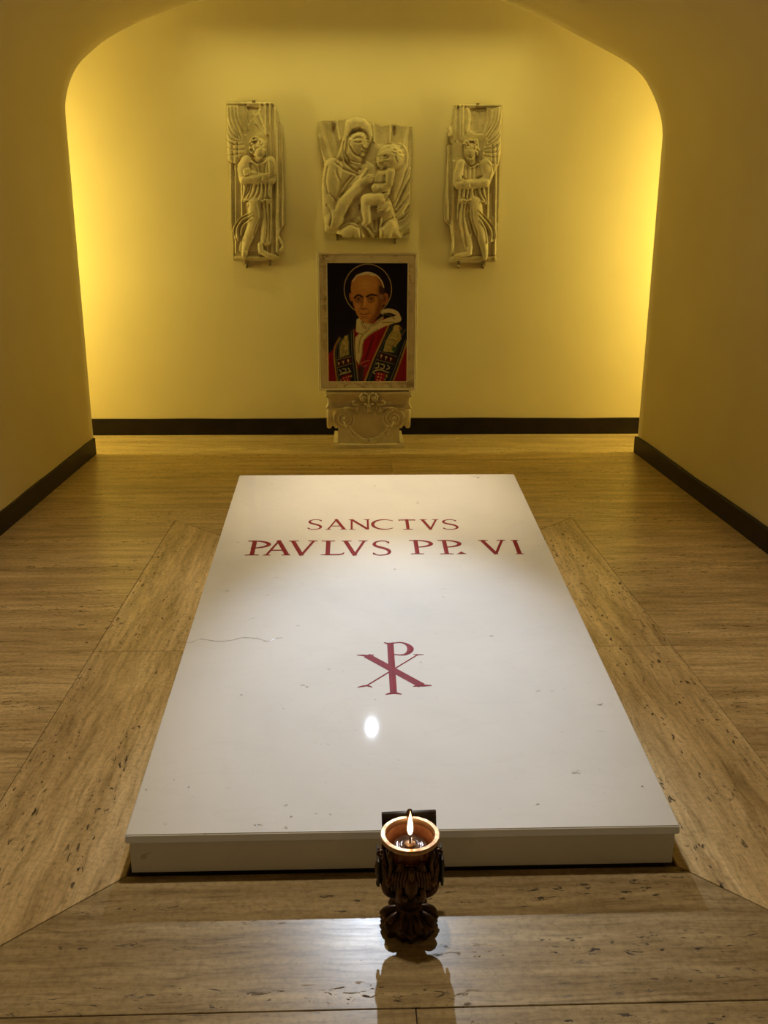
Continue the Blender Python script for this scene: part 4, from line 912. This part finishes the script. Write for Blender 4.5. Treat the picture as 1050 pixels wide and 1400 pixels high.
RED_, DK, GOLD, CRM = (150, 10, 22), (24, 20, 24), (190, 150, 70), (225, 205, 140)
P_.fill([(150, 915), (195, 885), (215, 830), (255, 770), (340, 725), (410, 690), (500, 650), (640, 600), (740, 630), (870, 715), (870, 1165), (150, 1165)], RED_, 4)
P_.fill([(470, 770), (560, 720), (645, 690), (600, 880), (530, 1010), (470, 1030), (440, 990), (460, 900)], (165, 14, 28), 6)
P_.stroke([(560, 760), (530, 860), (490, 960)], 18, (110, 6, 16), 14); P_.stroke([(620, 740), (585, 850)], 12, (120, 8, 16), 12)
# embroidered bands
LB = [(230, 800), (262, 765), (350, 722), (392, 700), (400, 900), (415, 1020), (440, 1165), (235, 1165), (206, 1000), (204, 880)]
P_.fill(LB, DK, 4)
P_.fill([(255, 800), (345, 735), (352, 925), (245, 955)], (92, 98, 66), 5)
P_.fill([(280, 800), (320, 765), (342, 800), (345, 915), (262, 945), (262, 860)], (190, 178, 112), 8)
P_.stroke([(300, 815), (335, 850), (300, 870)], 14, (214, 200, 132), 5)
for p in ([(285, 835), (300, 880), (275, 940)], [(325, 880), (300, 940)], [(340, 830), (342, 900)], [(275, 870), (320, 905)]): P_.stroke(p, 4, (104, 98, 58), 4)
P_.stroke([(262, 800), (262, 940)], 5, (120, 110, 60), 3)
P_.spot(318, 770, 20, 22, (215, 195, 120), 0.4)
P_.fill([(238, 972), (362, 938), (370, 988), (242, 1028)], (70, 16, 18), 4)
for cx, cy in ((252, 992), (292, 980), (336, 968)): P_.spot(cx, cy, 11, 12, CRM, 0.4); P_.stroke([(cx, cy), (cx+2, cy+18)], 6, CRM)
for a, b in (((232, 965), (364, 932)), ((240, 1032), (372, 993))): P_.stroke([a, b], 7, (150, 140, 90))
for p in ([(258, 1050), (275, 1075), (262, 1095)], [(285, 1045), (310, 1040), (315, 1065), (290, 1075)], [(335, 1035), (350, 1060), (330, 1075)], [(265, 1090), (310, 1080), (360, 1065)]): P_.stroke(p, 9, (205, 192, 135), 3)
P_.fill([(275, 1112), (350, 1085), (358, 1165), (280, 1165)], (165, 22, 26), 5)
for cx, cy in ((295, 1125), (318, 1118), (340, 1110), (305, 1145), (330, 1138)): P_.spot(cx, cy, 8, 8, CRM, 0.4)
P_.spot(362, 1105, 12, 14, GOLD, 0.4); P_.spot(270, 1140, 10, 12, GOLD, 0.4)
P_.stroke([(262, 772), (222, 850), (212, 950), (240, 1165)], 15, (176, 140, 62), 3); P_.stroke([(275, 775), (240, 850), (230, 950), (256, 1165)], 6, (120, 120, 110), 3)
P_.stroke([(385, 705), (392, 900), (410, 1020), (425, 1165)], 10, (170, 150, 88), 3); P_.stroke([(365, 715), (370, 900), (385, 1020), (400, 1165)], 8, (110, 120, 100), 3)
RB = [(735, 632), (860, 700), (870, 820), (790, 1030), (735, 1165), (470, 1165), (560, 950), (620, 830), (680, 690)]
P_.fill(RB, (22, 24, 28), 4)
P_.fill([(740, 655), (845, 700), (800, 820), (770, 915), (620, 885), (665, 790), (700, 720)], (40, 60, 44), 5)
P_.fill([(735, 700), (800, 720), (812, 780), (770, 830), (745, 900), (648, 890), (672, 800), (705, 740)], (196, 184, 116), 7)
P_.spot(770, 690, 40, 34, (216, 196, 124), 0.25); P_.spot(800, 690, 16, 18, (150, 100, 60), 0.4)
for p in ([(700, 790), (760, 800), (735, 850)], [(680, 830), (740, 850), (700, 890)], [(665, 860), (700, 880)], [(730, 720), (715, 760), (740, 785)], [(790, 740), (770, 780)]): P_.stroke(p, 4, (112, 104, 60), 4)
P_.stroke([(720, 770), (780, 780), (800, 760)], 10, (222, 205, 130), 4); P_.stroke([(848, 705), (780, 790), (690, 880)], 5, (170, 120, 60), 3)
P_.spot(745, 870, 24, 30, (60, 96, 50), 0.5)
P_.fill([(612, 895), (762, 938), (742, 990), (592, 955)], (66, 15, 18), 4)
for cx, cy in ((634, 925), (676, 940), (718, 953)): P_.spot(cx, cy, 12, 12, CRM, 0.4); P_.stroke([(cx, cy), (cx-5, cy+22)], 6, CRM)
for a, b in (((612, 888), (770, 934)), ((588, 960), (742, 1000))): P_.stroke([a, b], 7, (150, 140, 90))
for p in ([(585, 1000), (610, 990), (605, 1030), (580, 1035)], [(630, 1000), (660, 1010), (650, 1040), (625, 1035)], [(690, 1010), (706, 1035), (680, 1045)], [(570, 1060), (620, 1050), (700, 1075)], [(560, 1070), (575, 1085)]): P_.stroke(p, 10, (210, 196, 140), 3)
P_.fill([(588, 1068), (668, 1080), (650, 1165), (568, 1165)], (172, 24, 28), 5)
for cx, cy in ((610, 1085), (636, 1090), (604, 1112), (630, 1118), (596, 1138), (622, 1142)): P_.spot(cx, cy, 9, 9, CRM, 0.4)
P_.spot(680, 1105, 16, 18, GOLD, 0.4); P_.spot(665, 1135, 12, 12, GOLD, 0.4)
P_.stroke([(712, 632), (640, 790), (560, 960), (480, 1165)], 16, (186, 150, 70), 3); P_.stroke([(735, 640), (662, 790), (590, 960), (515, 1165)], 8, (96, 96, 100), 3)
P_.stroke([(862, 800), (810, 960), (735, 1165)], 15, (180, 142, 64), 3); P_.stroke([(845, 790), (785, 960), (705, 1165)], 8, (120, 120, 110), 3)
P_.stroke([(440, 1000), (480, 980), (525, 968)], 5, (200, 190, 150), 3); P_.stroke([(450, 1010), (470, 1040), (455, 1120)], 8, (150, 140, 120), 4); P_.stroke([(500, 1010), (475, 1030)], 6, (190, 180, 150), 3)
P_.fill([(440, 1010), (480, 1030), (465, 1165), (430, 1165), (420, 1060)], (50, 40, 46), 8, 0.8)
# white stole collar
WH, WS = (238, 226, 176), (150, 134, 84)
P_.stroke([(640, 552), (700, 540), (765, 562), (782, 602), (745, 625)], 38, WH, 6)
P_.stroke([(780, 610), (700, 630), (610, 668), (520, 720), (455, 775)], 60, WH, 6)
P_.fill([(400, 770), (440, 730), (490, 750), (470, 830), (462, 920), (432, 1010), (405, 960), (398, 860)], WH, 6)
P_.fill([(412, 615), (440, 600), (480, 660), (500, 720), (450, 745), (405, 720)], WH, 6)
P_.fill([(470, 640), (560, 650), (640, 590), (655, 600), (600, 660), (500, 700)], (222, 208, 160), 6)
for p in ([(455, 640), (475, 690)], [(540, 668), (600, 640), (655, 575)], [(640, 640), (740, 640)], [(470, 745), (440, 800), (430, 900)], [(655, 560), (720, 585), (745, 610)], [(425, 730), (470, 740), (530, 690)], [(600, 700), (520, 750), (475, 800)]): P_.stroke(p, 9, WS, 9, 0.8)
P_.stroke([(466, 830), (456, 930), (430, 1005)], 10, WS, 8, 0.8)
# head
SK = (214, 150, 78)
P_.spot(662, 442, 33, 54, (190, 122, 62), 0.12, 1, 14); P_.spot(662, 446, 16, 34, (120, 70, 34), 0.5, 0.8, 14)
P_.spot(364, 428, 15, 40, (196, 130, 68), 0.15, 1, -10)
P_.fill([(363, 350), (372, 290), (415, 238), (500, 220), (585, 240), (634, 300), (650, 390), (645, 490), (612, 575), (560, 635), (505, 650), (455, 628), (415, 575), (388, 500), (370, 430)], SK, 6)
P_.fill([(600, 250), (640, 300), (655, 400), (645, 500), (610, 585), (560, 640), (520, 640), (575, 560), (600, 470), (598, 380), (612, 320)], (128, 78, 34), 40, 0.85)
P_.spot(490, 320, 95, 70, (236, 176, 96), 1.0, 0.9); P_.spot(420, 500, 26, 50, (232, 170, 96), 1.0, 0.6)
P_.fill([(612, 330), (650, 340), (654, 400), (625, 410), (612, 375)], (70, 44, 24), 10, 0.9); P_.spot(628, 420, 12, 34, (190, 170, 120), 0.6, 0.7)
P_.stroke([(384, 292), (425, 246), (505, 221), (580, 240), (632, 292), (652, 345)], 10, (246, 236, 196), 4)
P_.fill([(420, 246), (505, 224), (585, 246), (560, 250), (505, 238), (450, 248)], (240, 228, 184), 5)
for cx, cy in ((430, 446), (541, 440)): P_.spot(cx, cy, 46, 30, (120, 70, 32), 0.7, 0.85); P_.spot(cx, cy+4, 22, 9, (196, 160, 110), 0.4, 0.8); P_.spot(cx+2, cy+3, 9, 9, (28, 16, 8), 0.4)
P_.stroke([(396, 432), (428, 410), (464, 424)], 14, (44, 26, 12), 6); P_.stroke([(502, 424), (542, 406), (588, 414)], 15, (40, 24, 12), 6)
P_.stroke([(412, 470), (440, 476), (462, 466)], 6, (120, 72, 34), 5, 0.8); P_.stroke([(515, 468), (548, 472), (575, 458)], 6, (110, 66, 30), 5, 0.8)
P_.stroke([(474, 425), (462, 480), (452, 512)], 10, (140, 88, 40), 9, 0.7); P_.stroke([(490, 430), (488, 505)], 14, (236, 178, 100), 10, 0.8)
P_.spot(474, 516, 26, 15, (206, 140, 74), 0.5); P_.stroke([(452, 522), (472, 530), (496, 522)], 7, (86, 48, 22), 5)
P_.stroke([(500, 520), (536, 552), (545, 580)], 7, (140, 88, 42), 10, 0.55); P_.stroke([(440, 525), (428, 560)], 7, (160, 104, 50), 9, 0.5)
P_.stroke([(445, 566), (485, 572), (530, 562)], 6, (84, 40, 22), 4); P_.stroke([(456, 588), (490, 592), (518, 588)], 8, (176, 100, 64), 6, 0.8); P_.spot(490, 618, 34, 20, (220, 156, 84), 0.8, 0.7)
P_.stroke([(450, 606), (490, 604), (525, 608)], 5, (130, 80, 38), 6, 0.7)
for yy in (290, 312, 336): P_.stroke([(420, yy), (490, yy-8), (560, yy)], 3, (180, 122, 62), 4, 0.5)
rs = np.random.RandomState(4); P_.C *= 1+(rs.rand(P_.ny, P_.nx, 1)-0.5)*0.16      # tesserae differ a little
lin = np.where(P_.C <= 0.04045, P_.C/12.92, ((np.clip(P_.C, 0, 1)+0.055)/1.055)**2.4)
px0, px1, pz0, pz1 = -FW/2+mL, FW/2-mL, mB, FH-mT
gx = np.linspace(px0, px1, P_.nx); gz = np.linspace(pz1, pz0, P_.ny); GX, GZ = np.meshgrid(gx, gz)
v = np.stack([FX+GX, np.full(GX.shape, FY-0.002), FZ0+GZ], -1).reshape(-1, 3)
I = np.arange(P_.nx*P_.ny).reshape(P_.ny, P_.nx); Fq = np.stack([I[:-1, :-1], I[1:, :-1], I[1:, 1:], I[:-1, 1:]], -1).reshape(-1, 4)
me = bpy.data.meshes.new('picture'); me.from_pydata(v.tolist(), [], Fq.tolist())
ca = me.color_attributes.new('picture_colour', 'FLOAT_COLOR', 'POINT'); ca.data.foreach_set('color', np.concatenate([lin.reshape(-1, 3), np.ones((lin.size//3, 1))], 1).astype(np.float32).reshape(-1))
m, nt, b = nmat('mosaic_picture'); at = nt.nodes.new('ShaderNodeVertexColor'); at.layer_name = 'picture_colour'; nt.links.new(at.outputs[0], b.inputs['Base Color'])
b.inputs['Roughness'].default_value = 0.35; b.inputs['Specular IOR Level'].default_value = 0.2
me.update(); keep(link('picture', me, m), fr)

# ------------------------------------------------------------------ bronze lamp with burning wick in front of the slab
def mat_bronze(name, lo, hi, rough, metal):
    m, nt, b = nmat(name); v = mapped(nt, (1, 1, 1), rand=False); n1 = noise(nt, v, 45, 5, 0.6)
    c = ramp(nt, n1.outputs[0], [(0.32, lo), (0.66, hi)]); nt.links.new(c.outputs[0], b.inputs['Base Color'])
    b.inputs['Metallic'].default_value = metal; r = ramp(nt, n1.outputs[0], [(0.3, rough+0.12), (0.7, rough-0.08)]); nt.links.new(r.outputs[0], b.inputs['Roughness'])
    bump(nt, b, n1.outputs[0], 0.3, 0.003); return m
BRONZE = mat_bronze('dark_bronze', (0.035, 0.018, 0.008), (0.15, 0.075, 0.03), 0.42, 0.75)
RIMM = mat_bronze('copper_rim', (0.42, 0.24, 0.11), (0.62, 0.38, 0.19), 0.40, 0.7)
PLATEM = mat_bronze('dark_plate', (0.035, 0.03, 0.026), (0.075, 0.066, 0.055), 0.45, 0.5)
AMBER, nt, b = nmat('amber_glass'); b.inputs['Base Color'].default_value = (0.42, 0.16, 0.06, 1); b.inputs['Roughness'].default_value = 0.10; b.inputs['Transmission Weight'].default_value = 0.35; b.inputs['IOR'].default_value = 1.45
_v = mapped(nt, (1, 1, 1), rand=False); _n = noise(nt, _v, 30, 3); _c = ramp(nt, _n.outputs[0], [(0.35, (0.34, 0.12, 0.045)), (0.65, (0.50, 0.20, 0.08))]); nt.links.new(_c.outputs[0], b.inputs['Base Color'])
FLOATM, nt, b = nmat('glass_float'); b.inputs['Roughness'].default_value = 0.12; b.inputs['Metallic'].default_value = 0.3
_v = mapped(nt, (1, 1, 1), rand=False); _n = noise(nt, _v, 60, 3); _c = ramp(nt, _n.outputs[0], [(0.35, (0.10, 0.07, 0.06)), (0.65, (0.20, 0.15, 0.13))]); nt.links.new(_c.outputs[0], b.inputs['Base Color'])
WICK = mat_plain('burnt_wick', (0.05, 0.02, 0.01), 0.8, scale=200)
FLAME, nt, b = nmat('flame'); nt.nodes.remove(b)
em = nt.nodes.new('ShaderNodeEmission'); tc = nt.nodes.new('ShaderNodeTexCoord'); sp = nt.nodes.new('ShaderNodeSeparateXYZ'); nt.links.new(tc.outputs['Generated'], sp.inputs[0])
rc = ramp(nt, sp.outputs[2], [(0.0, (1.0, 0.50, 0.22)), (0.18, (1.0, 0.80, 0.52)), (0.65, (1.0, 0.78, 0.46)), (1.0, (1.0, 0.48, 0.16))]); nt.links.new(rc.outputs[0], em.inputs[0]); em.inputs[1].default_value = 5.0
nt.links.new(em.outputs[0], nt.nodes['Material Output'].inputs[0])

def stube(bm, pts, rads, n=12, flat=1.0):
    q = smooth_curve(pts, 4); r = [v.x for v in smooth_curve([(a, 0) for a in rads], 4)]; add_tube(bm, [tuple(p) for p in q], r, n, flat=flat)
LX, LY = 0.0, 1.768
lamp = empty('oil_lamp', (LX, LY, 0), 'dark bronze oil lamp with a burning flame standing before the white slab', 'oil lamp')
def lpart(name, bm, mat=BRONZE, parent=None, angle=45, smooth=False):
    o = mesh_bm(name, bm, mat, angle=None if smooth else angle, smooth=smooth)
    o.parent = parent or lamp            # meshes are built round the lamp's own axis
    return o
# foot with a ragged leafy edge
bm = bmesh.new()
def ragged(a, r, z): return 1 + (0.07*math.sin(a*7+0.6) + 0.05*math.sin(a*13+2) + 0.03*math.sin(a*23))*min(1, max(0, (r-0.03)/0.03))
R1 = add_lathe(bm, [(0.057, 0.0), (0.060, 0.004), (0.059, 0.012), (0.062, 0.017), (0.060, 0.022), (0.053, 0.025), (0.047, 0.030), (0.040, 0.036), (0.032, 0.042), (0.026, 0.049), (0.024, 0.055)], 120, wob=ragged)
bm.faces.new(R1[0][::-1]); bm.faces.new(R1[-1]); foot = lpart('foot', bm, angle=70)
rl = random.Random(21)
for k in range(9):
    a = 2*PI*k/9+0.2; bm = bmesh.new()
    pts = [(0.028*math.cos(a), 0.028*math.sin(a), 0.043), (0.044*math.cos(a), 0.044*math.sin(a), 0.036), (0.057*math.cos(a), 0.057*math.sin(a), 0.026), (0.062*math.cos(a+0.08), 0.062*math.sin(a+0.08), 0.022+rl.uniform(0, 0.010))]
    stube(bm, pts, [0.006, 0.010, 0.010, 0.004]); lpart('foot_leaf', bm, parent=foot, angle=180)
bm = bmesh.new()
R1 = add_lathe(bm, [(0.025, 0.050), (0.030, 0.054), (0.030, 0.058), (0.024, 0.061), (0.028, 0.065), (0.030, 0.069), (0.026, 0.073), (0.023, 0.076), (0.029, 0.080), (0.032, 0.084), (0.028, 0.089), (0.030, 0.096)], 40)
bm.faces.new(R1[0][::-1]); bm.faces.new(R1[-1]); lpart('stem', bm)
# cup with four cut-out sides
bm = bmesh.new()
add_lathe(bm, [(0.024, 0.090), (0.034, 0.097), (0.043, 0.107), (0.049, 0.122), (0.0515, 0.142), (0.0525, 0.170), (0.0535, 0.196), (0.0515, 0.197), (0.0505, 0.150), (0.045, 0.124), (0.030, 0.108), (0.0, 0.106)], 64)
bmesh.ops.remove_doubles(bm, verts=bm.verts, dist=1e-5)
cup = lpart('cup', bm)
bm = bmesh.new(); n = 72
R1 = add_lathe(bm, [(0.0535, 0.227), (0.0620, 0.227), (0.0655, 0.231), (0.0660, 0.237), (0.0640, 0.2405), (0.0555, 0.2405), (0.0535, 0.238), (0.0530, 0.231), (0.0535, 0.227)], n); bmesh.ops.remove_doubles(bm, verts=bm.verts, dist=1e-6); lpart('rim', bm, RIMM)
# calyx leaves under the cup
for k in range(8):
    a = 2*PI*k/8+PI/8; bm = bmesh.new(); c, s = math.cos(a), math.sin(a)
    stube(bm, [(0.024*c, 0.024*s, 0.088), (0.038*c, 0.038*s, 0.096), (0.052*c, 0.052*s, 0.110), (0.060*c, 0.060*s, 0.130), (0.063*c, 0.063*s, 0.143+0.006*(k % 2))], [0.006, 0.011, 0.013, 0.010, 0.005]); lpart('calyx_leaf', bm, parent=cup, angle=180)
# four winged creatures that carry the rim
def creature(a, beak=True):
    bm = bmesh.new(); rot = Matrix.Rotation(a, 4, 'Z')
    stube(bm, [(0.050, 0, 0.118), (0.061, 0, 0.134), (0.063, 0, 0.155), (0.061, 0, 0.175), (0.064, 0, 0.190)], [0.007, 0.013, 0.015, 0.012, 0.008])
    add_ball(bm, (0.064, 0, 0.190), (0.010, 0.009, 0.010), 12, 8)
    if beak: stube(bm, [(0.071, 0, 0.190), (0.078, 0, 0.184), (0.078, 0, 0.176)], [0.005, 0.004, 0.0015])
    for s in (-1, 1):
        stube(bm, [(0.058, s*0.008, 0.122), (0.070, s*0.013, 0.128), (0.072, s*0.016, 0.120)], [0.005, 0.005, 0.003])
        add_ball(bm, (0.070, s*0.005, 0.198), 0.0022, 6, 5)
    bmesh.ops.transform(bm, matrix=rot, verts=bm.verts); o = lpart('winged_creature', bm, parent=None, angle=180)
    for s in (-1, 1):
        bm = bmesh.new(); rows = []
        for i in range(9):              # wing: curved sheet with a feathered lower edge
            t = i/8; th = s*(0.10+0.58*t); zt = 0.190+0.024*math.sin(PI*min(1, t*1.1)) - 0.012*t; zb = 0.150 - 0.020*t + (0.006 if i % 2 else 0)
            r = 0.0575+0.004*math.sin(PI*t)
            rows.append([bm.verts.new(((r+d)*math.cos(th), (r+d)*math.sin(th), z)) for d, z in ((0, zt), (0.004, zt-0.004), (0.006, (zt+zb)/2), (0.004, zb+0.004), (0, zb))])
        for A, B in zip(rows[:-1], rows[1:]):
            for k in range(5): bm.faces.new((A[k], A[(k+1) % 5], B[(k+1) % 5], B[k]))
        bm.faces.new(rows[0]); bm.faces.new(rows[-1][::-1])
        for q in range(5):
            th = s*(0.16+0.11*q); stube(bm, [((0.0655)*math.cos(th), 0.0655*math.sin(th), 0.196-0.004*q), (0.066*math.cos(th+s*0.06), 0.066*math.sin(th+s*0.06), 0.172-0.004*q), (0.064*math.cos(th+s*0.09), 0.064*math.sin(th+s*0.09), 0.148-0.004*q)], [0.003, 0.004, 0.0025], 8)
        bmesh.ops.transform(bm, matrix=rot, verts=bm.verts); w_ = lpart('wing', bm, parent=o, angle=180)
for a in (-PI/2, 0.0, PI, PI/2): creature(a, a == -PI/2)
# upright posts between them
for k in range(4):
    a = PI/4+k*PI/2; bm = bmesh.new(); c, s = math.cos(a), math.sin(a)
    stube(bm, [(0.058*c, 0.058*s, 0.140), (0.062*c, 0.062*s, 0.165), (0.060*c, 0.060*s, 0.195), (0.064*c, 0.064*s, 0.215), (0.060*c, 0.060*s, 0.228)], [0.009, 0.007, 0.006, 0.008, 0.006])
    add_ball(bm, (0.066*c, 0.066*s, 0.152), (0.011, 0.011, 0.013), 10, 8); lpart('scroll_post', bm, parent=cup, angle=180)
# dark plates standing at the back and the flanks
def plate_box(x0, x1, y0, y1, z0, z1, rot, tilt=0.0):
    bm = bmesh.new(); add_box(bm, x0, x1, y0, y1, z0, z1, 0.0015)
    c = Vector(((x0+x1)/2, (y0+y1)/2, (z0+z1)/2)); bmesh.ops.transform(bm, matrix=Matrix.Rotation(rot, 4, 'Z') @ Matrix.Translation(c) @ Matrix.Rotation(tilt, 4, 'Y') @ Matrix.Translation(-c), verts=bm.verts)
    return lpart('dark_plate', bm, PLATEM)
plate_box(-0.060, 0.064, 0.068, 0.078, 0.205, 0.246, 0.0, -0.035)
plate_box(-0.030, 0.034, 0.0675, 0.0735, 0.125, 0.190, PI/2); plate_box(-0.034, 0.030, 0.0675, 0.0735, 0.125, 0.192, -PI/2)
bm = bmesh.new(); stube(bm, [(0.0, 0.066, 0.232), (0.001, 0.069, 0.242), (0.003, 0.070, 0.249), (0.008, 0.070, 0.249)], [0.007, 0.006, 0.006, 0.004]); lpart('finial', bm, angle=180)
# amber glass cup, float, wick, flame
bm = bmesh.new(); add_lathe(bm, [(0.0, 0.150), (0.034, 0.150), (0.0400, 0.156), (0.0490, 0.200), (0.0525, 0.229), (0.0512, 0.2295), (0.0476, 0.200), (0.0385, 0.159), (0.033, 0.154), (0.0, 0.154)], 56); bmesh.ops.remove_doubles(bm, verts=bm.verts, dist=1e-6); lpart('amber_cup', bm, AMBER, smooth=True)
bm = bmesh.new(); add_lathe(bm, [(0.0, 0.2070), (0.036, 0.2070), (0.0375, 0.2090), (0.036, 0.2115), (0.031, 0.2100), (0.0285, 0.2125), (0.026, 0.2100), (0.021, 0.2100), (0.0195, 0.2140), (0.0175, 0.2110), (0.0, 0.2110)], 56); bmesh.ops.remove_doubles(bm, verts=bm.verts, dist=1e-6); lpart('float', bm, FLOATM, smooth=True)
bm = bmesh.new(); add_lathe(bm, [(0.0, 0.2100), (0.0125, 0.2100), (0.0125, 0.2150), (0.010, 0.2170), (0.0, 0.2170)], 36); bmesh.ops.remove_doubles(bm, verts=bm.verts, dist=1e-6); lpart('wick_holder', bm, RIMM)
bm = bmesh.new(); add_tube(bm, [(0, 0, 0.214), (0.0005, 0, 0.226), (0.001, 0, 0.237)], [0.0022, 0.002, 0.0012], 8); lpart('wick', bm, WICK)
bm = bmesh.new(); R1 = add_lathe(bm, [(0.0008, 0.2360), (0.0042, 0.2400), (0.0062, 0.2470), (0.0066, 0.2550), (0.0058, 0.2650), (0.0042, 0.2750), (0.0024, 0.2850), (0.0009, 0.2930), (0.0002, 0.2970)], 24)
bm.faces.new(R1[0][::-1]); bm.faces.new(R1[-1]); fl = lpart('flame', bm, FLAME, smooth=True)
fl['label'] = 'bright burning flame'
l = bpy.data.lights.new('flame_light', 'POINT'); o = bpy.data.objects.new('flame_light', l); COL.objects.link(o); l.energy = 0.08; l.color = (1.0, 0.46, 0.16); l.shadow_soft_size = 0.006; o.location = (LX, LY, 0.304)
